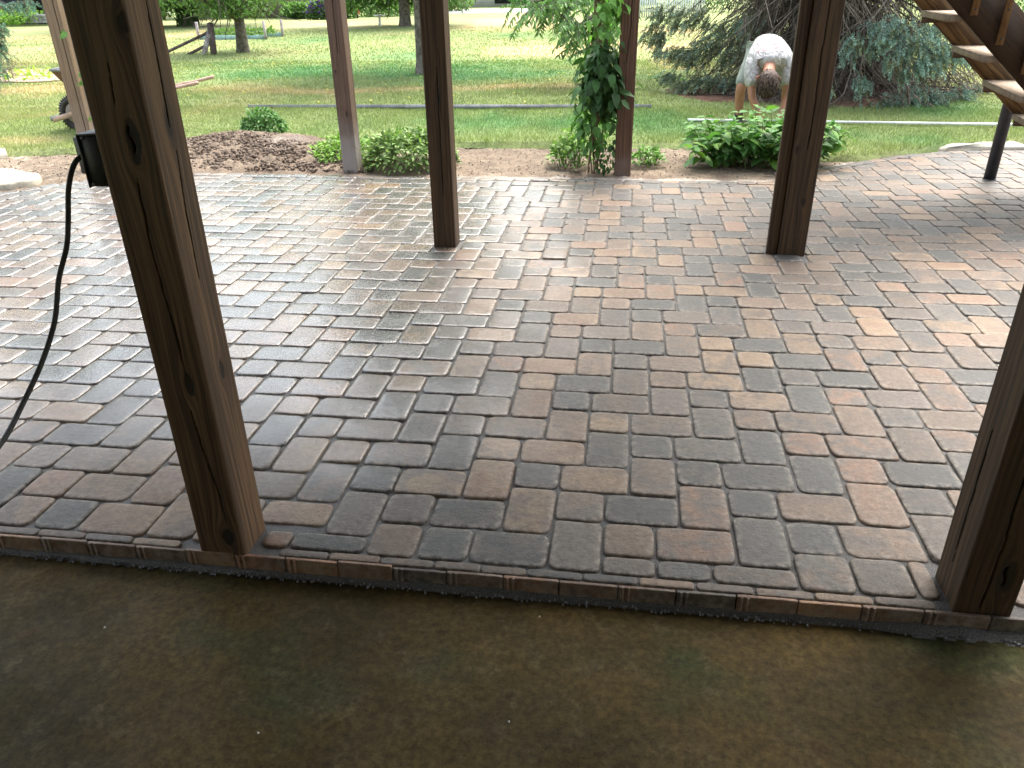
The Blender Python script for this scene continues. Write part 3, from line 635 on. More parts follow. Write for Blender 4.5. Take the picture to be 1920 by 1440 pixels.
# ================================================================ LONG BARS ON THE LAWN
t_ = empty('metal_screed', (-2.4, 10.5, .05), 'long grey metal bar lying on the lawn behind the posts', 'bar')
mb = MB(); mb.beam((-5.12, 10.46, .085), (.31, 10.55, .085), .06, .042); mb.build('bar', M['galv'], t_)
mb = MB(); mb.beam((-5.12, 10.46, .1095), (.31, 10.55, .1095), .02, .006); mb.build('lip', M['galv'], t_)
t_ = empty('white_rail', (3.5, 9.4, .05), 'long thin white rail lying on the grass behind the leafy bush and stair pole', 'rail')
mb = MB(); mb.beam((.70, 9.56, .07), (6.4, 9.16, .07), .05, .024); mb.build('rail', M['white'], t_)

# ================================================================ WHEELBARROW
wb = empty('wheelbarrow', (-5.9, 8.75, .05), 'wooden-handled wheelbarrow with a rusty tray standing behind the left posts', 'wheelbarrow')
WC = np.array([-6.44, 8.75, .235])
def ring(c, r1, r2, w_, n=40, m_=12):      # torus-like tyre around the y axis
    V = []; 
    for i in range(n):
        a = 2*math.pi*i/n
        for j in range(m_):
            b = 2*math.pi*j/m_; rr = (r1+r2)/2+(r1-r2)/2*math.cos(b); V.append((c[0]+rr*math.cos(a), c[1]+w_/2*math.sin(b), c[2]+rr*math.sin(a)))
    return V, [(i*m_+j, ((i+1) % n)*m_+j, ((i+1) % n)*m_+(j+1) % m_, i*m_+(j+1) % m_) for i in range(n) for j in range(m_)]
wh = MB(); wh.add(*ring(WC, .205, .125, .10)); 
for i in range(40):
    a = 2*math.pi*i/40; d = np.array([math.cos(a), 0, math.sin(a)])
    for s_ in (-.028, .028): wh.beam(WC+d*.19+np.array([0, s_-.012, 0]), WC+d*.209+np.array([0, s_+.0, 0]), .014, .02)
who = wh.build('wheel', M['rubber'], wb, True)
mb = MB()
for s_ in (-1, 1): mb.tube([WC+(0, s_*.005, 0), WC+(0, s_*.03, 0), WC+(0, s_*.034, 0)], [.13, .125, .03], 32)
o = mb.build('rim', M['dusty']); o.parent = who
mb = MB(); mb.tube([WC-(0, .07, 0), WC+(0, .07, 0)], .025, 14); o = mb.build('hub', M['black_metal']); o.parent = who
HB = [(-6.63, 8.57, .185), (-6.40, 8.56, .245), (-6.1, 8.55, .33), (-5.05, 8.5, .53)]; HF = [(-6.63, 8.93, .185), (-6.40, 8.94, .245), (-6.1, 8.96, .33), (-5.15, 9.02, .53)]
for H_ in (HB, HF):
    mb = MB()
    for a, b in zip(H_[:-1], H_[1:]): mb.beam(a, b, .038, .055)
    e = np.array(H_[-1]); d = unit(np.array(H_[-1])-np.array(H_[-2])); mb.tube([e-d*.03, e+d*.03, e+d*.09, e+d*.33, e+d*.36, e+d*.365], [.026, .025, .0175, .019, .017, .008], 12)
    mb.build('handle', M['barrow_wood'], wb, True if False else False)
mb = MB(); mb.beam((-6.64, 8.55, .20), (-6.64, 8.95, .20), .03, .05); mb.build('nose_guard', M['galv'], wb)
tr = [(-6.60, .36, .73), (-6.35, .22, .40)]
r0 = np.array([(-6.38, 8.40, .74), (-5.52, 8.36, .74), (-5.52, 9.14, .74), (-6.52, 9.10, .74)]); r1 = np.array([(-6.22, 8.56, .42), (-5.65, 8.52, .38), (-5.65, 8.98, .38), (-6.22, 8.94, .42)])
mb = MB(); V = np.concatenate([r0, r1, r0*[1, 1, 1]+(r1-r0)*.03+[0, 0, -.004], r1+[0, 0, .006]])
mb.add(V, [(0, 1, 5, 4), (1, 2, 6, 5), (2, 3, 7, 6), (3, 0, 4, 7), (4, 5, 6, 7), (8, 12, 13, 9), (9, 13, 14, 10), (10, 14, 15, 11), (11, 15, 12, 8), (15, 14, 13, 12)])
tro = mb.build('tray', M['rust'], wb)
mb = MB(); mb.tube(list(r0)+[r0[0]], .014, 8); o = mb.build('tray_rim', M['galv']); o.parent = tro
for yy in (8.56, 8.94):
    mb = MB(); mb.tube([(-5.7, yy, .42), (-5.55, yy, .08), (-5.45, yy, .07), (-5.35, yy, .48)], .014, 8); mb.build('leg', M['black_metal'], wb, True)

# ================================================================ SPLIT-RAIL REMNANT, RAISED BED
fr_ = empty('rail_fence_corner', (-10.7, 20.2, 0), 'broken split-rail fence corner with two sloping rails on the lawn', 'fence')
M['grey_wood'] = mottled('grey_wood', (.42, .37, .37), (.25, .21, .21), 6, .85, .003, 40, .3); M['dark_rail'] = mottled('dark_rail', (.15, .105, .11), (.09, .065, .065), 6, .8, .003, 40, .3)
mb = MB(); mb.beam((-10.60, 20.2, .0), (-10.60, 20.3, .80), .13, .10, (0, 1, 0)); mb.tube([(-10.60, 20.3, .78), (-10.60, 20.3, .82)], [.06, .04], 10); mb.build('post', M['dark_rail'], fr_)
mb = MB(); mb.beam((-10.86, 20.1, -.02), (-10.64, 20.25, .60), .12, .04, (0, 1, 0)); mb.build('leaning_stake', M['grey_wood'], fr_)
mb = MB(); mb.beam((-10.6, 20.3, .62), (-12.35, 20.3, -.02), .06, .075, (0, 1, 0)); mb.build('rail', M['dark_rail'], fr_)
mb = MB(); mb.beam((-10.70, 20.4, .34), (-11.42, 20.4, .06), .06, .075, (0, 1, 0)); mb.build('rail', M['dark_rail'], fr_)
rb = empty('raised_garden_bed', (-13.3, 27.2, 0), 'long raised garden bed with pale teal boards and wire posts behind the young tree', 'garden bed')
M['teal'] = mottled('teal_board', (.24, .37, .34), (.16, .27, .25), 3, .8, .004, 20, .2)
for a_, b_ in (((-14.6, 27.0, -.03), (-12.9, 27.05, .20)), ((-12.9, 27.02, -.03), (-12.25, 27.06, .19)), ((-14.6, 28.4, -.03), (-12.25, 28.45, .2))):
    mb = MB(); mb.box(a_, b_); mb.build('board', M['teal'], rb)
for xx, yy in ((-14.6, 27.0), (-12.2, 27.0), (-12.2, 28.45)):
    mb = MB(); mb.beam((xx, yy, -.05), (xx, yy, .62), .07, .07, (0, 1, 0)); mb.build('post', M['grey_wood'], rb)
mb = MB()
for z_ in (.3, .42, .56): mb.tube([(-14.6, 26.98, z_), (-12.2, 26.98, z_)], .004, 4)
for q in range(16): mb.tube([(-14.6+q*.16, 26.98, .2), (-14.6+q*.16, 26.98, .56)], .003, 4)
mb.build('wire_mesh', M['galv'], rb)
n = 400; P = np.column_stack([rng.uniform(-14.4, -12.3, n), rng.uniform(27.1, 28.3, n), rng.uniform(.15, .3, n)])
o = leaf_obj('bed_plants', [leafset(P, rdir(n, 1.2), rdir(n), .2, .07, np.array([.15, .27, .06]), simple=True)], M['leaf']); o.parent = rb; o.matrix_parent_inverse = Matrix.Translation(rb.location).inverted()
bb = empty('bird_bath', (-11.27, 37.2, 0), 'small white bird bath on the far lawn left of the middle tree', 'bird bath')
mb = MB(); mb.tube([(-11.27, 37.2, 0), (-11.27, 37.2, .05), (-11.27, 37.2, .1), (-11.27, 37.2, .38)], [.13, .12, .06, .05], 16); mb.build('pedestal', M['white'], bb, True)
mb = MB(); mb.tube([(-11.27, 37.2, .38), (-11.27, 37.2, .42), (-11.27, 37.2, .48)], [.06, .22, .27], 20); mb.build('bowl', M['white'], bb, True)

# ================================================================ TREES
def limb(p, d, L_, r, k=7, droop=0, wob=.12):
    pts = [np.array(p, float)]; d = unit(np.array(d, float))
    for i in range(k):
        d = unit(d+rng.normal(size=3)*wob+np.array([0, 0, -droop/k])); pts.append(pts[-1]+d*L_/k)
    return np.array(pts), r*np.linspace(1, .25, k+1)
def broadleaf(name, base, h, r, tr, label, green, nleaf, lsz, crown_z0, forks=1, lo=0, group='lawn trees', lowfrac=.35, trunk_h=None, flare=1.5, ivy=0):
    o = empty(name, (*base, 0), label, 'tree', group); b = np.array([*base, -.05]); th = trunk_h or crown_z0+.4
    mb = MB(); mb.tube([b, b+(0, 0, .12), b+(.01, 0, .35), b+(.02, 0, th*.6), b+(.03, 0, th)], [tr*flare, tr*1.15, tr, tr*.9, tr*.8], 12)
    ends = []; top = b+(.03, 0, th)
    nl = 9
    for i in range(nl):
        a = 2*math.pi*i/nl+rng.uniform(-.3, .3); el = rng.uniform(.25, 1.2); L_ = h*.5*rng.uniform(.7, 1.1)
        P, R_ = limb(top+(0, 0, -th*.25*rng.random()*(forks > 1)), (math.cos(a)*math.cos(el), math.sin(a)*math.cos(el), math.sin(el)), L_, tr*.5, 7, .15); mb.tube(P, R_, 7)
        for q in range(5):
            P2, R2 = limb(P[rng.integers(2, 7)], rdir(1, .1)[0], L_*.5, tr*.18, 6, .5); mb.tube(P2, R2, 5); ends += list(P2[2:])
        ends += list(P[3:])
    nb = int(26*lowfrac*2)                   # low side branches that hang into view
    for i in range(nb):
        a = rng.uniform(0, 2*math.pi); P, R_ = limb(top+(0, 0, rng.uniform(0, .9)), (math.cos(a), math.sin(a), .38), r*rng.uniform(.6, 1.0), tr*.18, 8, .42, .16); mb.tube(P, R_, 5); ends += list(P[2:])
        for q in range(3):
            P2, R2 = limb(P[rng.integers(2, 8)], rdir(1, -.1)[0]*[1, 1, .5], r*.3, tr*.08, 5, .4); mb.tube(P2, R2, 4); ends += list(P2[1:])
    mb.build('trunk', M['bark'], o, True)
    ends = np.array(ends); ends = ends[ends[:, 2] > lo]
    i = rng.integers(0, len(ends), nleaf); P = ends[i]+rng.normal(size=(nleaf, 3))*[.22, .22, .16]*(.6+r*.1)
    c0 = b+(0, 0, crown_z0+h*.45); n2 = nleaf//2
    sph = rdir(n2)*rng.random((n2, 1))**.33*np.array([r, r, h*.48]); cl_ = vn((c0+sph)[:, 0]*.9, (c0+sph)[:, 1]*.9, (c0+sph)[:, 2]*.9, 7); P2 = (c0+sph)[cl_ > -.15]
    P = np.concatenate([P, P2]); P = P[P[:, 2] > lo]; sz = np.where(P[:, 2] > 2.2, 2.2, 1.0)*lsz
    n = len(P); cc = np.array(green)*(1+.35*vn(P[:, 0]*1.5, P[:, 1]*1.5, P[:, 2]*1.5, 3)+.2*rng.normal(size=n))[:, None]
    o2 = leaf_obj('crown', [leafset(P, rdir(n, -.4), rdir(n, 1.0), sz*rng.uniform(.7, 1.2, n), sz*.55, np.clip(cc, .01, .6), simple=True)], M['tree_leaf']); o2.parent = o; o2.matrix_parent_inverse = Matrix.Translation(o.location).inverted()
    return o
t2 = G(457, 103); t3 = G(760, 52); t4 = G(800, 145); t1 = G(355, 52)
broadleaf('young_tree', t2, 4.2, 2.5, .155, 'young tree with a forked grey trunk behind the broken rail fence', (.12, .22, .06), 5200, .11, 1.9, 3, .92, trunk_h=1.0, flare=1.15, lowfrac=.3)
broadleaf('broadleaf_tree', t3, 7, 3.8, .26, 'tree on the far lawn beside the white bird bath', (.10, .20, .06), 7500, .24, 1.9, 1, .65, trunk_h=1.4)
broadleaf('broadleaf_tree', t4, 5.2, 2.4, .19, 'tree whose flared trunk is half hidden behind the dark middle-row post', (.09, .18, .04), 9000, .13, 3.2, 1, 1.9, lowfrac=.2, trunk_h=2.8, flare=2.3)
tt1 = broadleaf('broadleaf_tree', t1, 8, 4.5, .42, 'far tree with an ivy-clad trunk right of the big cracked post', (.12, .20, .06), 7500, .26, 1.6, 1, .35, trunk_h=1.3, flare=1.7)
n = 900; a = rng.uniform(0, 2*math.pi, n); z_ = rng.uniform(0, 1.6, n); P = np.column_stack([t1[0]+.45*np.cos(a), t1[1]+.45*np.sin(a), z_])
o = leaf_obj('ivy', [leafset(P, rdir(n, -.6), np.column_stack([np.cos(a), np.sin(a), 0*a]), .16, .13, np.array([.06, .12, .035]), simple=True)], M['leaf']); o.parent = tt1; o.matrix_parent_inverse = Matrix.Translation(tt1.location).inverted()
# drooping frond branches (walnut-like) that hang into the top of the view
def frond_branch(name, base, pts, nf, label, green, spread=.5, fl=.42):
    """a tree standing out of frame: trunk, long limb, hanging compound fronds"""
    o = empty(name, (base[0], base[1], 0), label, 'tree', 'lawn trees'); b = np.array([*base, -.05])
    mb = MB(); mb.tube([b, b+(0, 0, .2), b+(0, 0, 2.5), b+(.1, 0, 5.5)], [.24, .18, .15, .09], 12)
    V = []; Ff = []
    for pl_ in pts:
        pl_ = np.array(pl_); ti = np.linspace(0, len(pl_)-1, 14); i_ = np.clip(ti.astype(int), 0, len(pl_)-2); pc = cr(pl_, i_, (ti-i_)[:, None]); mb.tube(pc, np.linspace(.05, .006, 14), 7)
        for q in range(nf):
            u_ = rng.uniform(.45, 1); p0 = pc[int(u_*13)]; d = rdir(1, -.55)[0]; L_ = fl*rng.uniform(.7, 1.3)*1.3
            P2, R2 = limb(p0, d*[1.2, 1.2, .6], L_, .006, 8, .9, .12); P2 = P2+rng.normal(size=3)*[spread*.4, spread*.4, spread*.15]; mb.tube(P2, R2+.001, 4)
            tn = unit(np.gradient(P2, axis=0)); sd_ = unit(np.cross(tn, [0, 0, 1.]))
            for sgn in (-1, 1):
                V.append(P2[1:]); Ff.append(unit(sd_[1:]*sgn+tn[1:]*.5+np.array([0, 0, -.35])))
    mb.build('trunk', M['bark'], o, True)
    P = np.concatenate(V); D = np.concatenate(Ff); n = len(P); cc = np.array(green)*(1+.3*rng.normal(size=n))[:, None]
    o2 = leaf_obj('crown', [leafset(P, D, rdir(n, 2), .115, .032, np.clip(cc, .01, .5), bend=.3)], M['tree_leaf']); o2.parent = o; o2.matrix_parent_inverse = Matrix.Translation(o.location).inverted()
    n = 1500; c0 = np.array([base[0], base[1], 5.2]); P = c0+rdir(n)*rng.random((n, 1))**.4*[3, 3, 2.4]
    o3 = leaf_obj('upper_crown', [leafset(P, rdir(n, -.4), rdir(n, 1), .4, .2, np.array(green), simple=True)], M['tree_leaf']); o3.parent = o; o3.matrix_parent_inverse = Matrix.Translation(o.location).inverted()
wt = (2.4, 16.2)
p_ = [At(1190, -60, 14.0), At(1130, 10, 13.4), At(1090, 45, 13.0), At(1055, 30, 12.8), At(1020, 8, 12.6)]
p2 = [At(1210, -80, 14.5), At(1150, -20, 13.6), At(1120, 40, 13.2), At(1110, 85, 13.1), At(1100, 105, 13.0)]
p3 = [At(1190, -90, 14.5), At(1100, -40, 13.4), At(1060, -10, 13.2), At(1020, 0, 13.1), At(990, 5, 13.0)]
frond_branch('walnut_tree', wt, [[(2.4, 16.2, 3.4), *p_], [(2.4, 16.2, 3.0), *p2], [(2.4, 16.2, 3.2), *p3]], 50, 'walnut tree with drooping fronds hanging over the lawn left of the spruce', (.17, .31, .11), .42, .28)

def spruce(name, base, h, r, label, seed_dead, sprays, hang_pts=(), col_=(.10, .19, .165), sun=(1, 1)):
    o = empty(name, (*base, 0), label, 'tree', 'spruce trees'); b = np.array([*base, 0.])
    mb = MB(); mb.tube([b, b+(0, 0, .3), b+(0, 0, h*.5), b+(0, 0, h)], [.24, .19, .12, .02], 12); mb.build('trunk', M['bark'], o, True)
    # bare lower boughs: curved, twiggy
    K = 8; nb = seed_dead; a = rng.uniform(0, 2*math.pi, nb); a = np.where((rng.random(nb) < .38)&(base[0] > 0), math.pi+.15+.5*rng.normal(size=nb), a); z0 = rng.uniform(.25, 3.2, nb); L_ = r*np.where(rng.random(nb) < .3, rng.uniform(.2, .55, nb), rng.uniform(.55, 1.08, nb))*(1-.12*z0/3)
    tt_ = np.linspace(0, 1, K)[None]; rad_ = L_[:, None]*tt_; z_ = z0[:, None]+.25*np.sin(tt_*3)*L_[:, None]*.3-.62*L_[:, None]*tt_**1.6*rng.uniform(.55, 1.35, nb)[:, None]; z_ = np.maximum(z_, .07+.1*rng.random((nb, 1)))
    aa = a[:, None]+.35*rng.normal(size=(nb, 1))*tt_**2
    P = np.stack([b[0]+rad_*np.cos(aa), b[1]+rad_*np.sin(aa), z_], -1); P += np.cumsum(rng.normal(size=P.shape), 1)*.02
    Vs, Fs_ = tubes_np(P, np.linspace(.018, .004, K)[None]*np.ones((nb, 1)), 5)
    m_ = nb*16; i = rng.integers(0, nb, m_); j = rng.integers(1, K-1, m_); p0 = P[i, j]; dd = unit(P[i, j+1]-P[i, j]); d = unit(dd*.8+rdir(m_)*.8+[0, 0, -.45]); l2 = rng.uniform(.15, .75, m_)[:, None]
    T = np.stack([p0+d*l2*s_+np.array([0, 0, -.28])*l2*s_*s_+rng.normal(size=(m_, 3))*.03*s_ for s_ in (0, .3, .65, 1)], 1); T[..., 2] = np.maximum(T[..., 2], .06)
    V2, F2 = tubes_np(T, np.array([.0065, .005, .004, .0022])[None]*np.ones((m_, 1)), 3)
    m3 = m_*2; i3 = rng.integers(0, m_, m3); q0 = T[i3, rng.integers(1, 3, m3)]; d3 = unit(rdir(m3)+[0, 0, -.3]); l3 = rng.uniform(.06, .28, m3)[:, None]
    T3 = np.stack([q0, q0+d3*l3*.5+rng.normal(size=(m3, 3))*.012, q0+d3*l3], 1); T3[..., 2] = np.maximum(T3[..., 2], .05); V3, F3_ = tubes_np(T3, np.array([.0035, .0028, .0015])[None]*np.ones((m3, 1)), 3)
    me = npmesh(np.concatenate([Vs, V2, V3]), [np.concatenate([Fs_, F2+len(Vs), F3_+len(Vs)+len(V2)])]); link('bare_boughs', me, M['dead'], o)
    # needled sprays: each a twig whose needles radiate; several twigs make a hanging spray
    cen = []; dr = []
    for (c_, n_, rr_) in sprays:            # placed clumps
        n_ = int(n_*(1.3 if c_[0] < 2.2 and base[0] > 0 else .62)); k3 = np.clip(rng.normal(size=(n_, 3)), -1.6, 1.6)*np.array(rr_)*.62; cen.append(np.array(c_)+k3); dr.append(unit(unit((np.array(c_)-b)*[1, 1, 0]+1e-3)+[0, 0, -1.3]+rng.normal(size=(n_, 3))*.5))
    nbg = 900; a = rng.uniform(0, 2*math.pi, nbg); zz = 2.1+(h-2.4)*rng.random(nbg)**1.2; rr_ = r*(1-(zz-1.2)/(h-.6))*rng.uniform(.6, 1.05, nbg)
    cen.append(np.column_stack([b[0]+rr_*np.cos(a), b[1]+rr_*np.sin(a), zz])); dr.append(unit(np.column_stack([np.cos(a), np.sin(a), -.6+0*a])+rng.normal(size=(nbg, 3))*.3))
    cen = np.concatenate(cen); dr = np.concatenate(dr); big = np.concatenate([np.ones(len(cen)-nbg), np.full(nbg, 3.2)])
    ok = cen[:, 2] > .10; cen, dr, big = cen[ok], dr[ok], big[ok]; nt_ = len(cen); Lt = rng.uniform(.11, .21, nt_)*big
    nn_ = 44; ii = np.repeat(np.arange(nt_), nn_); tpos = np.tile(np.linspace(0, 1, nn_), nt_); side = unit(np.cross(dr[ii], rdir(len(ii))))
    P = cen[ii]+dr[ii]*(tpos*Lt[ii])[:, None]; D = unit(side+dr[ii]*.75)
    nl_ = .034*big[ii]**.8*(1-.35*tpos); tone = (1+.22*rng.normal(size=nt_))[ii]*(.7+.6*tpos)
    yel = ((rng.random(nt_) < .2)|((cen[:, 0] < 2.2)&(cen[:, 2] < 2.0)&(rng.random(nt_) < .75)&(base[0] > 0)))[ii][:, None]; cc = np.where(yel, np.array([.17, .20, .115]), np.array(col_))*tone[:, None]
    s_ = leafset(P, D, side*.3+rdir(len(ii)), nl_, .0115*big[ii], np.clip(cc, .01, .6), bend=0, fold=0, simple=True)
    o2 = leaf_obj('foliage', [s_], M['needle']); o2.parent = o; o2.matrix_parent_inverse = Matrix.Translation(o.location).inverted()
    return o
def spr(px, py, y, n_, sx_, sy_): p = At(px, py, y); s_ = 1/150*y/9; return (p, n_, (sx_*s_, .16, sy_*s_))
R_SPR = [spr(1680, 45, 10.5, 90, 20, 12), spr(1700, 85, 10.4, 90, 22, 14), spr(1660, 70, 10.5, 60, 14, 14), spr(1735, 70, 10.5, 90, 16, 16), spr(1745, 110, 10.4, 60, 12, 12), spr(1770, 85, 10.6, 70, 16, 12), spr(1790, 100, 10.7, 50, 14, 12),
         spr(1715, 115, 10.4, 40, 12, 10), spr(1645, 45, 10.7, 40, 12, 10), spr(1600, 75, 10.7, 40, 10, 14), spr(1630, 85, 10.7, 30, 10, 8), spr(1590, 100, 10.7, 20, 8, 8), spr(1670, 110, 10.5, 30, 14, 8), spr(1820, 60, 11.6, 40, 20, 20), spr(1760, 40, 11.6, 50, 20, 14), spr(1700, 135, 10.5, 30, 14, 8),
         spr(1700, 190, 10.9, 110, 26, 10), spr(1650, 200, 10.8, 60, 12, 9), spr(1750, 180, 11, 90, 20, 9), spr(1790, 178, 11.4, 90, 26, 9), spr(1620, 150, 10.7, 40, 12, 14), spr(1620, 200, 10.7, 40, 14, 7), spr(1720, 170, 11, 50, 20, 8), spr(1670, 185, 10.9, 50, 14, 10), spr(1820, 165, 12.2, 60, 20, 8), spr(1850, 170, 12.4, 40, 16, 8), spr(1555, 165, 10.7, 10, 4, 8), spr(1525, 185, 11.8, 12, 10, 6), spr(1440, 185, 12, 14, 8, 6),
         spr(1270, 95, 12.3, 50, 24, 8), spr(1230, 60, 12.8, 40, 16, 14), spr(1300, 105, 12.2, 60, 20, 10), spr(1330, 85, 12.2, 60, 22, 14), spr(1360, 60, 12.2, 70, 24, 18), spr(1300, 30, 12.4, 70, 26, 12), spr(1380, 100, 12.0, 50, 20, 14), spr(1330, 148, 12.0, 70, 26, 6), spr(1290, 155, 12.0, 40, 18, 5), spr(1380, 150, 12.0, 50, 18, 8), spr(1260, 140, 12.2, 30, 14, 5), spr(1240, 80, 12.6, 30, 8, 14), spr(1410, 45, 12, 50, 20, 18), spr(1250, 30, 12.8, 50, 20, 16)]
spruce('blue_spruce', (3.05, 12.7), 9.0, 2.4, 'big blue spruce with tangled bare lower branches behind the bending man', 520, R_SPR, col_=(.22, .325, .27))
L_SPR = [spr(-20, 110, 12.6, 120, 14, 30), spr(-10, 60, 12.5, 90, 12, 20), spr(-40, 90, 12.8, 160, 20, 40), spr(-25, 140, 12.6, 50, 10, 10), spr(15, 8, 12.0, 60, 20, 5), spr(45, 5, 12.0, 50, 10, 5), spr(2, 50, 12.4, 20, 5, 8), spr(-5, 85, 12.4, 50, 4, 20)]
spruce('blue_spruce', (-12.3, 13.6), 8.0, 1.5, 'spruce at the far left edge of the photo with only its branch tips showing', 70, L_SPR, col_=(.13, .24, .18))

# ================================================================ BACKGROUND PLANTING AND BUILDINGS
def bush(name, c, rx, ry, rz, n, lsz, green, label, group='distant shrubs', flowers=None, z0=None):
    o = empty(name, (c[0], c[1], 0), label, 'shrub', group); cc = np.array([c[0], c[1], rz*.9])
    d = rdir(n); s_ = rng.random((n, 1))**.35; P = cc+d*s_*[rx, ry, rz]*(1+.25*vn(d[:, 0]*3, d[:, 1]*3, d[:, 2]*3, 5))[:, None]; ok = P[:, 2] > .03; P = P[ok]; d = d[ok]; n = len(P)
    col_ = np.array(green)*(1+.3*vn(P[:, 0]*3, P[:, 1]*3, P[:, 2]*3, 6)+.18*rng.normal(size=n))[:, None]
    if flowers is not None: fl = rng.random(n) < flowers[0]; col_ = np.where(fl[:, None]*(P[:, 2:3] > rz*.6), np.array(flowers[1]), col_)
    q = leaf_obj('foliage', [leafset(P, unit(d+rdir(n)), rdir(n, .8), lsz*rng.uniform(.7, 1.3, n), lsz*.6, np.clip(col_, .01, .7), simple=True)], M['tree_leaf']); q.parent = o; q.matrix_parent_inverse = Matrix.Translation(o.location).inverted()
    mb = MB()
    for i in range(7):
        a = i*.9; mb.tube([(c[0], c[1], 0), (c[0]+rx*.4*math.cos(a), c[1]+ry*.4*math.sin(a), rz*1.2)], [.02, .008], 5)
    mb.build('stem', M['bark'], o)
    return o
for i, (px, y, rx, rz, g_, lb, fl) in enumerate([
    (30, 48.5, 1.9, .40, (.20, .36, .06), 'lime green low hedge in front of the far left house', None), (350, 56, 3, 1.6, (.10, .19, .06), 'tall green shrub behind the ivy-clad tree', None),
    (560, 47.5, 1.0, .5, (.10, .2, .05), 'dark green shrub in front of the brown-grey house wall', None), (600, 46, .8, .6, (.11, .2, .07), 'shrub with purple flowers by the brown-grey house', (.35, (.16, .07, .40))),
    (640, 47, 1.0, 1.0, (.10, .24, .05), 'bright green shrub just left of the weathered back post top', None), (700, 50, 2.2, .8, (.14, .26, .08), 'wide green shrub right of the weathered back post', None),
    (735, 52, 2.0, 1.1, (.09, .18, .05), 'leafy shrub behind the bird bath', None), (790, 56, 2.2, 1.2, (.12, .22, .07), 'tall shrub behind the middle-row post', None), (845, 58, 1.6, .9, (.12, .22, .07), 'pale green shrub near the white driveway', None),
    (985, 66, 1.2, .8, (.10, .26, .06), 'round green shrub far off by the pale road', None), (1060, 62, 3.0, 1.4, (.11, .22, .08), 'large far shrub above the drooping walnut fronds', None), (1160, 60, 2.5, 1.2, (.12, .24, .08), 'far shrub behind the climbing vine', None),
    (1300, 58, 3, 1.3, (.10, .2, .07), 'far shrub behind the white picket fence', None), (1420, 50, 4, 1.6, (.08, .15, .05), 'dark far shrub behind the big spruce', None), (1850, 40, 4, 1.2, (.08, .17, .05), 'dark far shrub seen beneath the stair', None), (460, 62, 5, 1.7, (.09, .17, .06), 'tall far shrub beyond the brown-grey house', None)]):
    x_ = At(px, 20, y)[0]; bush('shrub', (x_, y), rx, rx*.6, rz, int(1000+500*rx), .16, g_, lb, flowers=fl)
# left house with patio furniture
hs_ = empty('house', (-39, 52, 0), 'far house on the left with a dark doorway, brick corner and white siding', 'house', 'distant houses')
mb = MB(); mb.box((-46, 51.4, -.1), (-38.95, 58, 3)); mb.build('brick_wall', M['brick'], hs_)
mb = MB(); mb.box((-37.75, 51.2, -.1), (-33.2, 58, 3)); mb.build('siding_wall', M['siding_white'], hs_)
mb = MB(); mb.box((-38.95, 51.6, -.1), (-37.75, 51.7, 3)); mb.build('door', M['glass'], hs_)
mb = MB(); mb.box((-38.97, 51.3, -.1), (-38.85, 51.42, 3)); mb.box((-37.86, 51.1, -.1), (-37.72, 51.22, 3)); mb.build('door_frame', M['dusty'], hs_)
mb = MB(); mb.box((-41.2, 51.35, .3), (-39.6, 51.42, 1.4)); mb.build('window', M['glass'], hs_)
mb = MB(); mb.box((-47, 50.6, 3), (-32.6, 59, 3.2)); mb.add([(-47, 50.6, 3.2), (-32.6, 50.6, 3.2), (-32.6, 59, 3.2), (-47, 59, 3.2), (-47, 54.8, 5.4), (-32.6, 54.8, 5.4)], [(0, 1, 5, 4), (2, 3, 4, 5)], [(1, 2, 5), (3, 0, 4)]); mb.build('roof', M['roof'], hs_)
def chair(x, y, rz_, label, mat):
    o = empty('patio_chair', (x, y, 0), label, 'chair', 'far patio chairs')
    c_, s_ = math.cos(rz_), math.sin(rz_); T = lambda a, b, z: (x+a*c_-b*s_, y+a*s_+b*c_, z)
    mb = MB(); mb.beam(T(-.27, 0, .42), T(.27, 0, .42), .5, .05); mb.build('seat', mat, o)
    mb = MB(); mb.beam(T(-.27, .27, .75), T(.27, .27, .75), .06, .62); mb.build('backrest', mat, o)
    for a, b in ((-.25, -.22), (.25, -.22), (-.25, .22), (.25, .22)):
        mb = MB(); mb.beam(T(a, b, 0), T(a, b, .42), .05, .05, (0, 1, 0)); mb.build('leg', mat, o)
chair(-35.45, 49.2, .3, 'dark slatted chair in front of the white siding of the far house', M['black_metal'])
chair(-38.6, 49.4, -.4, 'blue-grey chair beside the dark doorway of the far house', M['galv'])
chair(-39.4, 49.6, .2, 'blue-grey chair left of the doorway, nearer the brick corner', M['galv'])
gw = MB()
for r_ in range(3):
    for q in range(7): gw.box((-37.35+q*.31+(r_ % 2)*.1, 48.1, r_*.17), (-37.06+q*.31+(r_ % 2)*.1, 48.5, r_*.17+.165), .01)
tag(gw.build('block_wall', M['block']), 'low grey block wall by the far house patio', 'wall')
# central brown-grey building
h2 = empty('house', (-21, 52, 0), 'low brown-grey sided building far behind the young tree', 'house', 'distant houses')
mb = MB(); mb.box((-27.2, 50, -.1), (-18.6, 56, 3)); mb.build('wall', M['siding_tan'], h2)
mb = MB(); mb.box((-28.2, 50.02, -.1), (-27.2, 50.1, 2.4)); mb.build('door', M['glass'], h2)
mb = MB(); mb.box((-30, 49.2, 3), (-18, 57, 3.15)); mb.add([(-30, 49.2, 3.15), (-18, 49.2, 3.15), (-18, 57, 3.15), (-30, 57, 3.15), (-30, 53, 5), (-18, 53, 5)], [(0, 1, 5, 4), (2, 3, 4, 5)], [(1, 2, 5), (3, 0, 4)]); mb.build('roof', M['roof'], h2)
rt = empty('garden_cart', (-16.0, 47.5, 0), 'small dark red garden cart beside the far shrubs', 'cart')
mb = MB(); mb.box((-16.4, 47.3, .25), (-15.6, 47.8, .6), .02); mb.build('tray', mottled('red_paint', (.32, .05, .04), (.2, .04, .03), 6, .5, 0), rt)
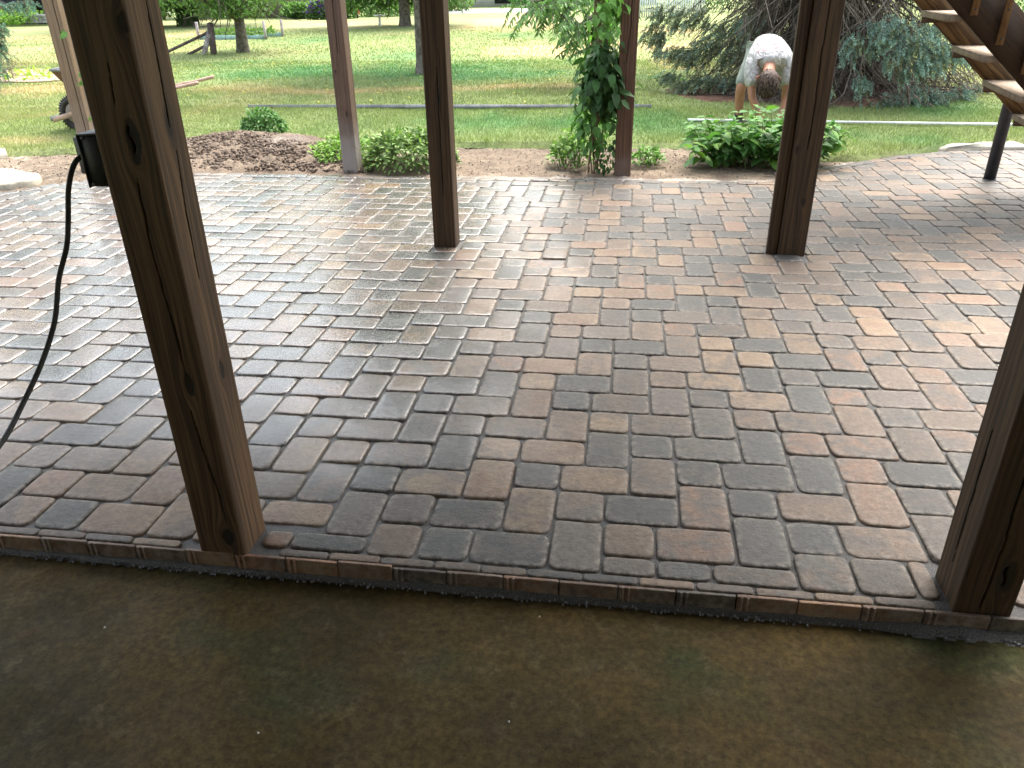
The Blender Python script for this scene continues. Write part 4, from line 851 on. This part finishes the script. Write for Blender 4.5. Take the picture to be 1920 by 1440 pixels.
for dx in (-.3, .3):
    mb = MB(); mb.add(*ring((-16+dx, 47.25, .16), .16, .07, .08, 16, 8)); mb.build('wheel', M['rubber'], rt)
# pale road, white house and parked car far off
mb = MB(); mb.box((-13.5, 54, -.1), (-5.5, 63, .10)); mb.build('driveway', mottled('pale_concrete', (.62, .61, .58), (.55, .54, .52), 1, .8, 0))['kind'] = 'structure'
h3 = empty('house', (-8, 74, 0), 'white sided house far off beyond the pale driveway', 'house', 'distant houses')
mb = MB(); mb.box((-15, 72, -.1), (2, 80, 3.2)); mb.build('wall', M['siding_white'], h3)
mb = MB(); mb.box((-11.6, 71.93, .3), (-10.2, 71.99, 1.5)); mb.build('window', M['glass'], h3)
mb = MB(); mb.add([(-16, 71, 3.2), (3, 71, 3.2), (3, 81, 3.2), (-16, 81, 3.2), (-16, 76, 5.6), (3, 76, 5.6)], [(0, 1, 5, 4), (2, 3, 4, 5), (0, 3, 2, 1)], [(1, 2, 5), (3, 0, 4)]); mb.build('roof', M['roof'], h3)
pf_ = empty('picket_fence', (1.4, 43, 0), 'white picket fence far behind the drooping spruce branches', 'fence')
for q in range(34):
    mb = MB(); x_ = -.2+q*.11; mb.box((x_, 43, .05), (x_+.07, 43.02, 1.25)); mb.build('picket', M['white'], pf_)
for z_ in (.3, .95): mb = MB(); mb.box((-.25, 43.03, z_), (3.6, 43.07, z_+.08)); mb.build('rail', M['white'], pf_)

# ================================================================ NEAR PLANTS
def stems_obj(name, lines, r0, parent, mat):
    P = np.array(lines); k3 = P.shape[1]; V, Fq = tubes_np(P, np.linspace(r0, r0*.5, k3)[None]*np.ones((len(P), 1)), 5)
    return link(name, npmesh(V, [Fq]), mat, parent)
M['green_stem'] = mottled('green_stem', (.12, .2, .05), (.09, .13, .04), 20, .6, 0)
M['brown_stem'] = mottled('brown_stem', (.22, .14, .09), (.14, .09, .06), 20, .8, 0)
# broad-leaved bush in front of the man
o = empty('leafy_bush', (1.15, 7.45, 0), 'broad-leaved green bush at the patio edge in front of the bending man', 'plant')
lines = []; LP, LD, LN, LL, LC = [], [], [], [], []
for i in range(92):
    cx0 = 1.24+rng.uniform(-.48, .44); cy0 = 7.52+rng.uniform(-.28, .34); edge_ = (cx0-1.24)/.58
    hgt = rng.uniform(.26, .46)*(1-.45*edge_**2); lean = np.array([edge_*.22+rng.normal()*.07, (cy0-7.55)*.5+rng.normal()*.07-.03, hgt])
    pts = [np.array([cx0, cy0, -.01])+lean*t_+np.array([0, 0, 0])*t_ for t_ in np.linspace(0, 1, 6)]; lines.append(pts)
    for q, t_ in enumerate(np.linspace(.28, 1, 7)):
        a0 = q*1.57+rng.uniform(0, 6.28)
        for s_ in (0, math.pi):
            a = a0+s_; p0 = np.array([cx0, cy0, 0])+lean*t_; dn = np.array([math.cos(a), math.sin(a), rng.uniform(-.35, .45)+(.5 if t_ > .95 else 0)])
            LP.append(p0); LD.append(dn); LN.append(unit(np.array([0, 0, 1.])+.3*rng.normal(size=3))); LL.append(rng.uniform(.085, .15)*(1.05 if t_ < .95 else .8))
            LC.append(np.array([.085, .20, .055])*rng.uniform(.65, 1.5)+(rng.random() < .2)*np.array([.07, .10, .0]))
LP.append(np.array([.68, 7.33, .06])); LD.append(np.array([-.9, -.2, -.1])); LN.append(np.array([0, -.3, 1.])); LL.append(.17); LC.append(np.array([.13, .3, .12]))
stems_obj('stem', lines, .005, o, M['green_stem']); LL = np.array(LL)
q = leaf_obj('foliage', [leafset(np.array(LP), np.array(LD), np.array(LN), LL, LL*.62, np.array(LC), bend=.4, fold=.22)], M['leaf'])
q.parent = o; q.matrix_parent_inverse = Matrix.Translation(o.location).inverted()
# climbing vine
VX, VY = -.245, 6.95
o = empty('climbing_vine', (VX, VY, 0), 'tall climbing vine with twisted brown stems left of the red-brown post', 'vine')
lines = []
for i in range(16):
    a = rng.uniform(0, 6.28); w_ = rng.uniform(2, 5); pts = []
    for t_ in np.linspace(0, 1, 14): pts.append([VX+.055*math.cos(a+w_*t_*2)*(1-.4*t_)-.02+.09*t_*(t_ < .6), VY+.05*math.sin(a+w_*t_*2), 1.9*t_])
    lines.append(pts)
stems_obj('stem', lines, .006, o, M['brown_stem'])
P, C_, L_ = [], [], []
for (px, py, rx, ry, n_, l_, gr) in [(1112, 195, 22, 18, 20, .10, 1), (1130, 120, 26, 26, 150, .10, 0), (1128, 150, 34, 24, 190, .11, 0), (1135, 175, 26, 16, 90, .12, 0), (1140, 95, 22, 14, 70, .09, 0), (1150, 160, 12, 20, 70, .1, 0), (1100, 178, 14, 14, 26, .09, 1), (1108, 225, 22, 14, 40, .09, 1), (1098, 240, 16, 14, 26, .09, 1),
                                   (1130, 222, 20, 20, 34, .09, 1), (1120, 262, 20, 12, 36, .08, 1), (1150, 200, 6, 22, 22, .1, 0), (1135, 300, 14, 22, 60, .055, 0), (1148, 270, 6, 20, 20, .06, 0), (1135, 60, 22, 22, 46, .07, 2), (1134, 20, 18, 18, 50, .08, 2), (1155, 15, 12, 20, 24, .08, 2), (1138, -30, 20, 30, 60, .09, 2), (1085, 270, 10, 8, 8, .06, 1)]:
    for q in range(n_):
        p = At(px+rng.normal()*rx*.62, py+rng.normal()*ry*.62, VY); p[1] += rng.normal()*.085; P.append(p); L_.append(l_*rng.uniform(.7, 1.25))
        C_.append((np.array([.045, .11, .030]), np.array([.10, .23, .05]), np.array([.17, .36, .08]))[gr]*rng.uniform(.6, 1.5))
P = np.array(P); n = len(P); L_ = np.array(L_); out = unit(P-[VX, VY+.02, 0]*np.array([1, 1, 0])-np.column_stack([0*L_, 0*L_, P[:, 2]])+rng.normal(size=(n, 3))*.06)
D = unit(out*.7+[0, 0, -.75]+rng.normal(size=(n, 3))*.35)
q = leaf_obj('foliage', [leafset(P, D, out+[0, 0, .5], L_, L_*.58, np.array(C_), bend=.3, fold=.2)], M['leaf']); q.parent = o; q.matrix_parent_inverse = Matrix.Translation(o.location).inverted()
# low plants
def lowplant(name, c, rx, ry, rz, n, l_, greens, label, cat='plant', w_=.55, up=.6):
    o = empty(name, (c[0], c[1], 0), label, cat); a = rng.uniform(0, 2*math.pi, n); rr_ = np.sqrt(rng.random(n)); x_ = rr_*np.cos(a); y_ = rr_*np.sin(a)
    top = rz*np.sqrt(np.clip(1-rr_**2, 0, 1))*(1+.35*fbm(x_*2.2+c[0], y_*2.2, 0, 3, 5)); z_ = top*rng.uniform(.25, 1.0, n)**.6+.015
    P = np.column_stack([c[0]+x_*rx*(1+.15*vn(a*2, c[0], 0, 8)), c[1]+y_*ry, z_]); D = unit(np.column_stack([x_, y_-.2, up+0*x_])+rng.normal(size=(n, 3))*.6)
    gi = rng.random(n); cc = np.array(greens[0])[None]*(1-gi)[:, None]+np.array(greens[1])[None]*gi[:, None]; cc = cc*rng.uniform(.6, 1.4, n)[:, None]
    q = leaf_obj('foliage', [leafset(P, D, rdir(n, 2), l_*rng.uniform(.7, 1.3, n), l_*w_, cc, bend=.5, fold=.2)], M['leaf']); q.parent = o; q.matrix_parent_inverse = Matrix.Translation(o.location).inverted()
    m_ = 60; b = np.column_stack([c[0]+rng.uniform(-.5, .5, m_)*rx, c[1]+rng.uniform(-.5, .5, m_)*ry, 0*rng.random(m_)]); t_ = b+np.column_stack([rng.normal(size=m_)*rx*.35, rng.normal(size=m_)*ry*.35, np.full(m_, rz*.8)])
    stems_obj('stem', np.stack([b, (b+t_)/2+[0, 0, .02], t_], 1), .003, o, M['green_stem']); return o
GG = ((.11, .21, .05), (.24, .33, .12))
lowplant('ground_cover_plant', (-2.03, 7.2), .41, .42, .30, 2300, .055, GG, 'mound of light green ground cover right of the bleached back post')
lowplant('ground_cover_plant', (-2.78, 7.55), .30, .45, .17, 900, .05, ((.13, .26, .05), (.24, .38, .08)), 'low yellow-green ground cover left of the bleached back post')
lowplant('small_shrub', (-4.12, 8.7), .25, .22, .27, 1000, .05, ((.08, .19, .055), (.16, .30, .10)), 'small round shrub on top of the dirt mound')
lowplant('ground_cover_plant', (-.50, 7.25), .20, .22, .26, 480, .05, ((.14, .26, .06), (.22, .36, .10)), 'light green seedlings at the foot of the climbing vine')
lowplant('ground_cover_plant', (.21, 7.35), .15, .18, .13, 240, .045, ((.12, .26, .06), (.2, .34, .10)), 'tiny green plant just right of the red-brown post')
gp = G(30, 148); lowplant('seedlings', gp, 2.6, 1.0, .12, 500, .12, ((.3, .5, .08), (.4, .55, .1)), 'bright green seedlings in the chip bed on the far left lawn')
# thin shoots on the tan back post
o = empty('vine_shoot', (-5.03, 6.84, 0), 'thin vine shoots with a few small leaves on the tan back post', 'vine')
lines = []; P = []
for (px, py) in ((128, 15), (125, 20), (118, 58), (126, 60), (148, 107), (146, 112), (154, 138), (150, 152), (146, 155), (176, 205), (178, 215), (172, 222), (181, 228), (178, 235), (174, 218)): P.append(At(px, py, 6.82))
lines = np.array([[At(133, -20, 6.83), At(136, 60, 6.83), At(148, 105, 6.82), At(155, 150, 6.82), At(168, 200, 6.82), At(181, 240, 6.82)], [At(110, 62, 6.83), At(118, 56, 6.82), At(128, 58, 6.82), At(137, 57, 6.82), At(139, 50, 6.82), At(137, 57, 6.82)]])
stems_obj('stem', lines, .003, o, M['green_stem']); P = np.array(P); n = len(P)
q = leaf_obj('foliage', [leafset(P, rdir(n, -.3), np.array([0, -1., .3])+.4*rdir(n), .075*rng.uniform(.6, 1.3, n), .05, np.array([.12, .26, .06])*rng.uniform(.7, 1.5, (n, 1)))], M['leaf']); q.parent = o; q.matrix_parent_inverse = Matrix.Translation(o.location).inverted()

# ---- turf blades
def blades(n, x0, x1, y0, y1, hw, wd, yp=1.0):
    x = rng.uniform(x0, x1, n); y = y0+(y1-y0)*rng.random(n)**yp
    # only the wedge the yard view can hold
    ok = (y > lawn_edge(x)+.01)*(x > -.93*y-1.2)*(x < .52*y+1.5)*(~in_mulch(x, y))*((x-gx)**2/9+(y-gy)**2/1.3 > 1); x, y = x[ok], y[ok]; n = len(x)
    h = hw*rng.uniform(.5, 1.3, n)*(1+.4*fbm(x*2, y*2, 0, 2, 6)); w_ = wd*rng.uniform(.7, 1.3, n)
    edge_ = sm(.25, 0, y-lawn_edge(x)); h = h*(1+.3*edge_)
    a = rng.uniform(0, 2*math.pi, n); ln = rng.normal(size=(n, 2))*.5; z = lawn_h(x, y)-.006
    dx, dy = np.cos(a)*w_, np.sin(a)*w_
    V = np.stack([np.stack([x-dx, y-dy, z], 1), np.stack([x+dx, y+dy, z], 1), np.stack([x+ln[:, 0]*h, y+ln[:, 1]*h-.25*h*edge_, z+h], 1)], 1).reshape(-1, 3)
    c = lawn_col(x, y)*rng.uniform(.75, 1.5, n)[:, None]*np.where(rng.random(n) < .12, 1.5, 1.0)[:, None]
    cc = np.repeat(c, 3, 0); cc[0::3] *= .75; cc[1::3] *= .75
    return V, np.arange(n*3).reshape(-1, 3), cc
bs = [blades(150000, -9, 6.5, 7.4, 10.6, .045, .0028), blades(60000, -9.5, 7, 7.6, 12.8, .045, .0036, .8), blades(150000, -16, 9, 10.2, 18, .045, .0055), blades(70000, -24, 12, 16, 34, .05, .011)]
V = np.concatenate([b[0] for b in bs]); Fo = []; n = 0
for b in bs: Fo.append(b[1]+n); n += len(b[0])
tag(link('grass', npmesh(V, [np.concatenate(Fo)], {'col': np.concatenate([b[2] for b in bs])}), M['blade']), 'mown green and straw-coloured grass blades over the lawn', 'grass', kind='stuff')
# fallen yellow leaves on the lawn, clods and debris on soil
n = 260; P = np.column_stack([rng.uniform(-11, 2, n), rng.uniform(11, 22, n), np.full(n, .1)]); P[:, 2] = lawn_h(P[:, 0], P[:, 1])+.03
tag(leaf_obj('fallen_leaves', [leafset(P, rdir(n)*[1, 1, .1], rdir(n, 4), .06, .035, np.array([.55, .5, .12]), simple=True)], M['leaf']), 'scattered yellow fallen leaves on the green lawn', 'leaves', kind='stuff')
def clods(n, fx, fy, sz, c1, c2, zf):
    V = []; Fq = []; C = []; x, y = fx(n), fy(n); z = zf(x, y); s_ = sz*rng.uniform(.3, 1, n)**2+.004; base = np.array([(-1, -1, -1), (1, -1, -1), (1, 1, -1), (-1, 1, -1), (-1, -1, 1), (1, -1, 1), (1, 1, 1), (-1, 1, 1)])*.5
    V = np.stack([x, y, z], 1)[:, None]+base[None]*s_[:, None, None]*rng.uniform(.55, 1.3, (n, 8, 3)); fc = np.array([(0, 3, 2, 1), (4, 5, 6, 7), (0, 1, 5, 4), (1, 2, 6, 5), (2, 3, 7, 6), (3, 0, 4, 7)])
    return V.reshape(-1, 3), (np.arange(n)[:, None, None]*8+fc).reshape(-1, 4), np.repeat(np.array(c1)+(np.array(c2)-np.array(c1))*rng.random((n, 1)), 8, 0)
def mound_z(X, Y): return np.exp(-((X+4.05)/.75)**2-((Y-8.0)/.42)**2)*.15+np.exp(-((X+3.2)/.55)**2-((Y-7.45)/.4)**2)*.10+np.exp(-((X+4.3)/.6)**2-((Y-7.3)/.35)**2)*.09
s1 = clods(4200, lambda n: rng.uniform(-5.0, -2.3, n), lambda n: rng.uniform(6.85, 8.45, n), .028, (.12, .092, .07), (.27, .21, .165), mound_z)
tag(link('soil_clods', npmesh(s1[0], [s1[1]], {'col': s1[2]}), M['soil']), 'loose brown clods heaped on the freshly dug soil', 'clods', kind='stuff')
s2 = clods(2600, lambda n: rng.uniform(-7, 2.2, n), lambda n: rng.uniform(6.2, 8.1, n), .009, (.12, .09, .07), (.5, .42, .33), lambda x, y: 0*x)
keep_ = np.repeat((s2[0].reshape(-1, 8, 3)[:, 0, 1] > far_edge(s2[0].reshape(-1, 8, 3)[:, 0, 0])+.05), 6)
tag(link('soil_debris', npmesh(s2[0], [s2[1][keep_]], {'col': s2[2]}), M['soil']), 'small chips and crumbs scattered on the soil bed', 'debris', kind='stuff')
s3 = clods(700, lambda n: rng.uniform(-2.2, 1.3, n), lambda n: 1.62+.035*rng.random(n), .0015, (.12, .125, .135), (.35, .35, .37), lambda x, y: 0*x-.056)
s4 = clods(14, lambda n: rng.uniform(-1.8, 1.2, n), lambda n: rng.uniform(.55, 1.6, n), .0005, (.8, .78, .7), (.9, .88, .8), lambda x, y: 0*x-.059)
tag(link('grit_crumbs', npmesh(np.concatenate([s3[0], s4[0]]), [np.concatenate([s3[1], s4[1]+len(s3[0])])], {'col': np.concatenate([s3[2], s4[2]])}), M['soil']), 'grey grit along the slab edge and pale crumbs on the slab', 'grit', kind='stuff')

# ================================================================ THE MAN BENDING OVER THE BUSH
def skin(name, verts, edges, radii, mat, parent, root=0, sub=2):
    me = bpy.data.meshes.new(name); me.from_pydata(verts, edges, []); ob = bpy.data.objects.new(name, me); col.objects.link(ob)
    md = ob.modifiers.new('s', 'SKIN'); sv = me.skin_vertices[0].data
    for i, r_ in enumerate(radii): sv[i].radius = (r_, r_) if np.ndim(r_) == 0 else r_; sv[i].use_root = (i == root)
    md.use_smooth_shade = True; ms = ob.modifiers.new('u', 'SUBSURF'); ms.levels = sub; ms.render_levels = sub
    dg = bpy.context.evaluated_depsgraph_get(); m2 = bpy.data.meshes.new_from_object(ob.evaluated_get(dg)); bpy.data.objects.remove(ob)
    o_ = link(name, m2, mat, parent, True); return o_
k = NT('skin'); M['skin'] = k.fin(k.mix(k.rng(k.noise(9), .3, .7), (.42, .20, .12), (.36, .165, .10)), .5)
k = NT('shirt'); p = k.sep(k.pos)
ln = k.math('SINE', k.math('ADD', k.math('MULTIPLY', p[1], 95), k.math('MULTIPLY', k.noise(30, detail=2), 9)))
msk = k.math('MULTIPLY', k.math('MULTIPLY', k.rng(k.math('ABSOLUTE', k.math('SUBTRACT', p[0], 1.44)), .13, .10), k.rng(k.math('ABSOLUTE', k.math('SUBTRACT', p[1], 9.17)), .11, .08)), k.math('MULTIPLY', k.rng(ln, .45, .8), k.rng(p[2], .74, .80)))
c = k.mix(k.math('MULTIPLY', msk, .5), (.50, .485, .47), (.50, .19, .2)); fold_ = k.noise(14, k.scale(k.pos, (1.6, .5, .8)), 3, .5, .8)
M['shirt'] = k.fin(c, .85, k.bump(fold_, .06, 1.0), .2)
M['shorts'] = mottled('grey_green_cloth', (.30, .33, .28), (.22, .25, .22), 20, .9, .002, 60, .15)
M['hair'] = mottled('brown_hair', (.075, .045, .035), (.16, .10, .075), 30, .55, .01, 70, .5)
M['sock'] = mottled('dark_sock', (.04, .025, .03), (.03, .02, .02), 20, .9, .001)
man = empty('person', (1.48, 9.3, 0), 'man in white T-shirt and grey-green shorts bending down, arms reaching into the bush', 'person')
V = []; E_ = []; R_ = []
def av(p, r_, par=None):
    V.append(tuple(p)); R_.append(r_)
    if par is not None: E_.append((par, len(V)-1))
    return len(V)-1
pel = av((1.485, 9.52, .84), (.15, .12)); sp1 = av((1.48, 9.36, .86), (.14, .11), pel); sp2 = av((1.475, 9.19, .79), (.135, .085), sp1); nb_ = av((1.465, 9.06, .705), (.07, .06), sp2)
nk = av((1.455, 9.0, .665), .058, nb_); h1 = av((1.45, 8.955, .635), .075, nk); h2_ = av((1.448, 8.93, .575), (.09, .10), h1); h3_ = av((1.448, 8.925, .505), (.08, .092), h2_); h4 = av((1.448, 8.93, .465), (.045, .055), h3_)
no_ = av((1.448, 9.05, .575), .014, h2_)
for s_, sh, el, wr in ((-1, (1.29, 9.12, .685), (1.315, 9.02, .385), (1.43, 8.93, .16)), (1, (1.665, 9.12, .70), (1.70, 9.03, .40), (1.60, 8.93, .16))):
    a = av(sh, .052, sp2); a1 = av(tuple(np.array(sh)*.55+np.array(el)*.45), .052, a); b = av(el, .043, a1); b1 = av(tuple(np.array(el)*.6+np.array(wr)*.4), .042, b); c_ = av(wr, .027, b1)
    pm = np.array(wr)+[.02*-s_*-1, -.02, -.055]; pmi = av(pm, (.034, .02), c_)
    for q in range(4):
        d0 = pm+np.array([-.027+.018*q, -.01, -.035]); f1 = av(d0, .0095, pmi); f2 = av(d0+[0, -.012, -.028-.004*(q in (1, 2))], .0085, f1); av(d0+[0, .0, -.052-.006*(q in (1, 2))], .0075, f2)
    t1_ = av(pm+np.array([-s_*.036, -.02, .0]), .010, pmi); av(pm+np.array([-s_*.05, -.03, -.028]), .009, t1_)
for s_, hp, kn, an in ((-1, (1.385, 9.52, .79), (1.235, 9.37, .44), (1.255, 9.43, .10)), (1, (1.585, 9.52, .79), (1.735, 9.37, .44), (1.755, 9.43, .10))):
    a = av(hp, .105, pel); a1 = av(tuple(np.array(hp)*.5+np.array(kn)*.5), .082, a); b = av(kn, .058, a1); b1 = av(tuple(np.array(kn)*.62+np.array(an)*.38+[0, .02, 0]), .056, b); c_ = av(an, .036, b1)
    hl = av(np.array(an)+[0, .03, -.055], .035, c_); av(np.array(an)+[s_*.02, -.14, -.065], (.04, .025), hl)
skin('body', V, E_, R_, M['skin'], man)
for s_ in (-1, 1):
    mb = MB(); mb.tube([(1.448+s_*.088, 8.955, .605), (1.448+s_*.112, 8.95, .585), (1.448+s_*.108, 8.945, .555)], [.012, .02, .010], 8); mb.build('ear', M['skin'], man, True)
# shirt: torso and sleeves
V = []; E_ = []; R_ = []
a0 = av((1.485, 9.55, .86), (.175, .135)); a1 = av((1.48, 9.40, .875), (.175, .135), a0); a2 = av((1.475, 9.22, .81), (.195, .135), a1); a3 = av((1.465, 9.08, .74), (.15, .115), a2); a4 = av((1.46, 9.02, .695), (.085, .08), a3)
for sh, el in (((1.29, 9.12, .69), (1.30, 9.04, .47)), ((1.665, 9.12, .705), (1.695, 9.05, .48))):
    b0 = av(sh, .092, a2); b1 = av(tuple(np.array(sh)*.5+np.array(el)*.5), .080, b0); av(el, .074, b1)
skin('shirt', V, E_, R_, M['shirt'], man)
V = []; E_ = []; R_ = []
a0 = av((1.485, 9.55, .80), (.165, .13))
for hp, kn in (((1.385, 9.53, .78), (1.237, 9.385, .43)), ((1.585, 9.53, .78), (1.733, 9.385, .43))):
    b0 = av(hp, .125, a0); b1 = av(tuple(np.array(hp)*.5+np.array(kn)*.5), .108, b0); av(kn, .085, b1)
skin('shorts', V, E_, R_, M['shorts'], man)
V = []; E_ = []; R_ = []
a0 = av((1.45, 8.95, .655), (.075, .07)); a1 = av((1.448, 8.905, .60), (.108, .112), a0); a2 = av((1.448, 8.885, .52), (.108, .115), a1); a3 = av((1.448, 8.90, .445), (.07, .08), a2)
ho = skin('hair', V, E_, R_, M['hair'], man)
n = 700; d = rdir(n); P = np.array([1.448, 8.90, .54])+d*[.115, .11, .12]; ok = (d[:, 1] < .45); P, d = P[ok], d[ok]; n = len(P)
q = leaf_obj('hair_tuft', [leafset(P, unit(d*.5+[0, -.1, -.9]+rng.normal(size=(n, 3))*.35), d, .05, .011, np.array([.06, .036, .024])*rng.uniform(.5, 1.9, (n, 1)), bend=.3, simple=True)], M['needle']); q.parent = ho
for s_, an in ((-1, (1.255, 9.43, .10)), (1, (1.755, 9.43, .10))):
    mb = MB(); an = np.array(an); mb.tube([an+[0, 0, -.05], an+[0, 0, .03], an+[0, .01, .09]], [.05, .045, .05], 12); mb.build('sock', M['sock'], man, True)
    mb = MB(); mb.tube([an+[0, .07, -.05], an+[0, .04, -.04], an+[s_*.01, -.06, -.045], an+[s_*.02, -.16, -.055], an+[s_*.02, -.19, -.06]], [.03, .05, .052, .045, .02], 12); mb.build('shoe', M['rubber'], man, True)
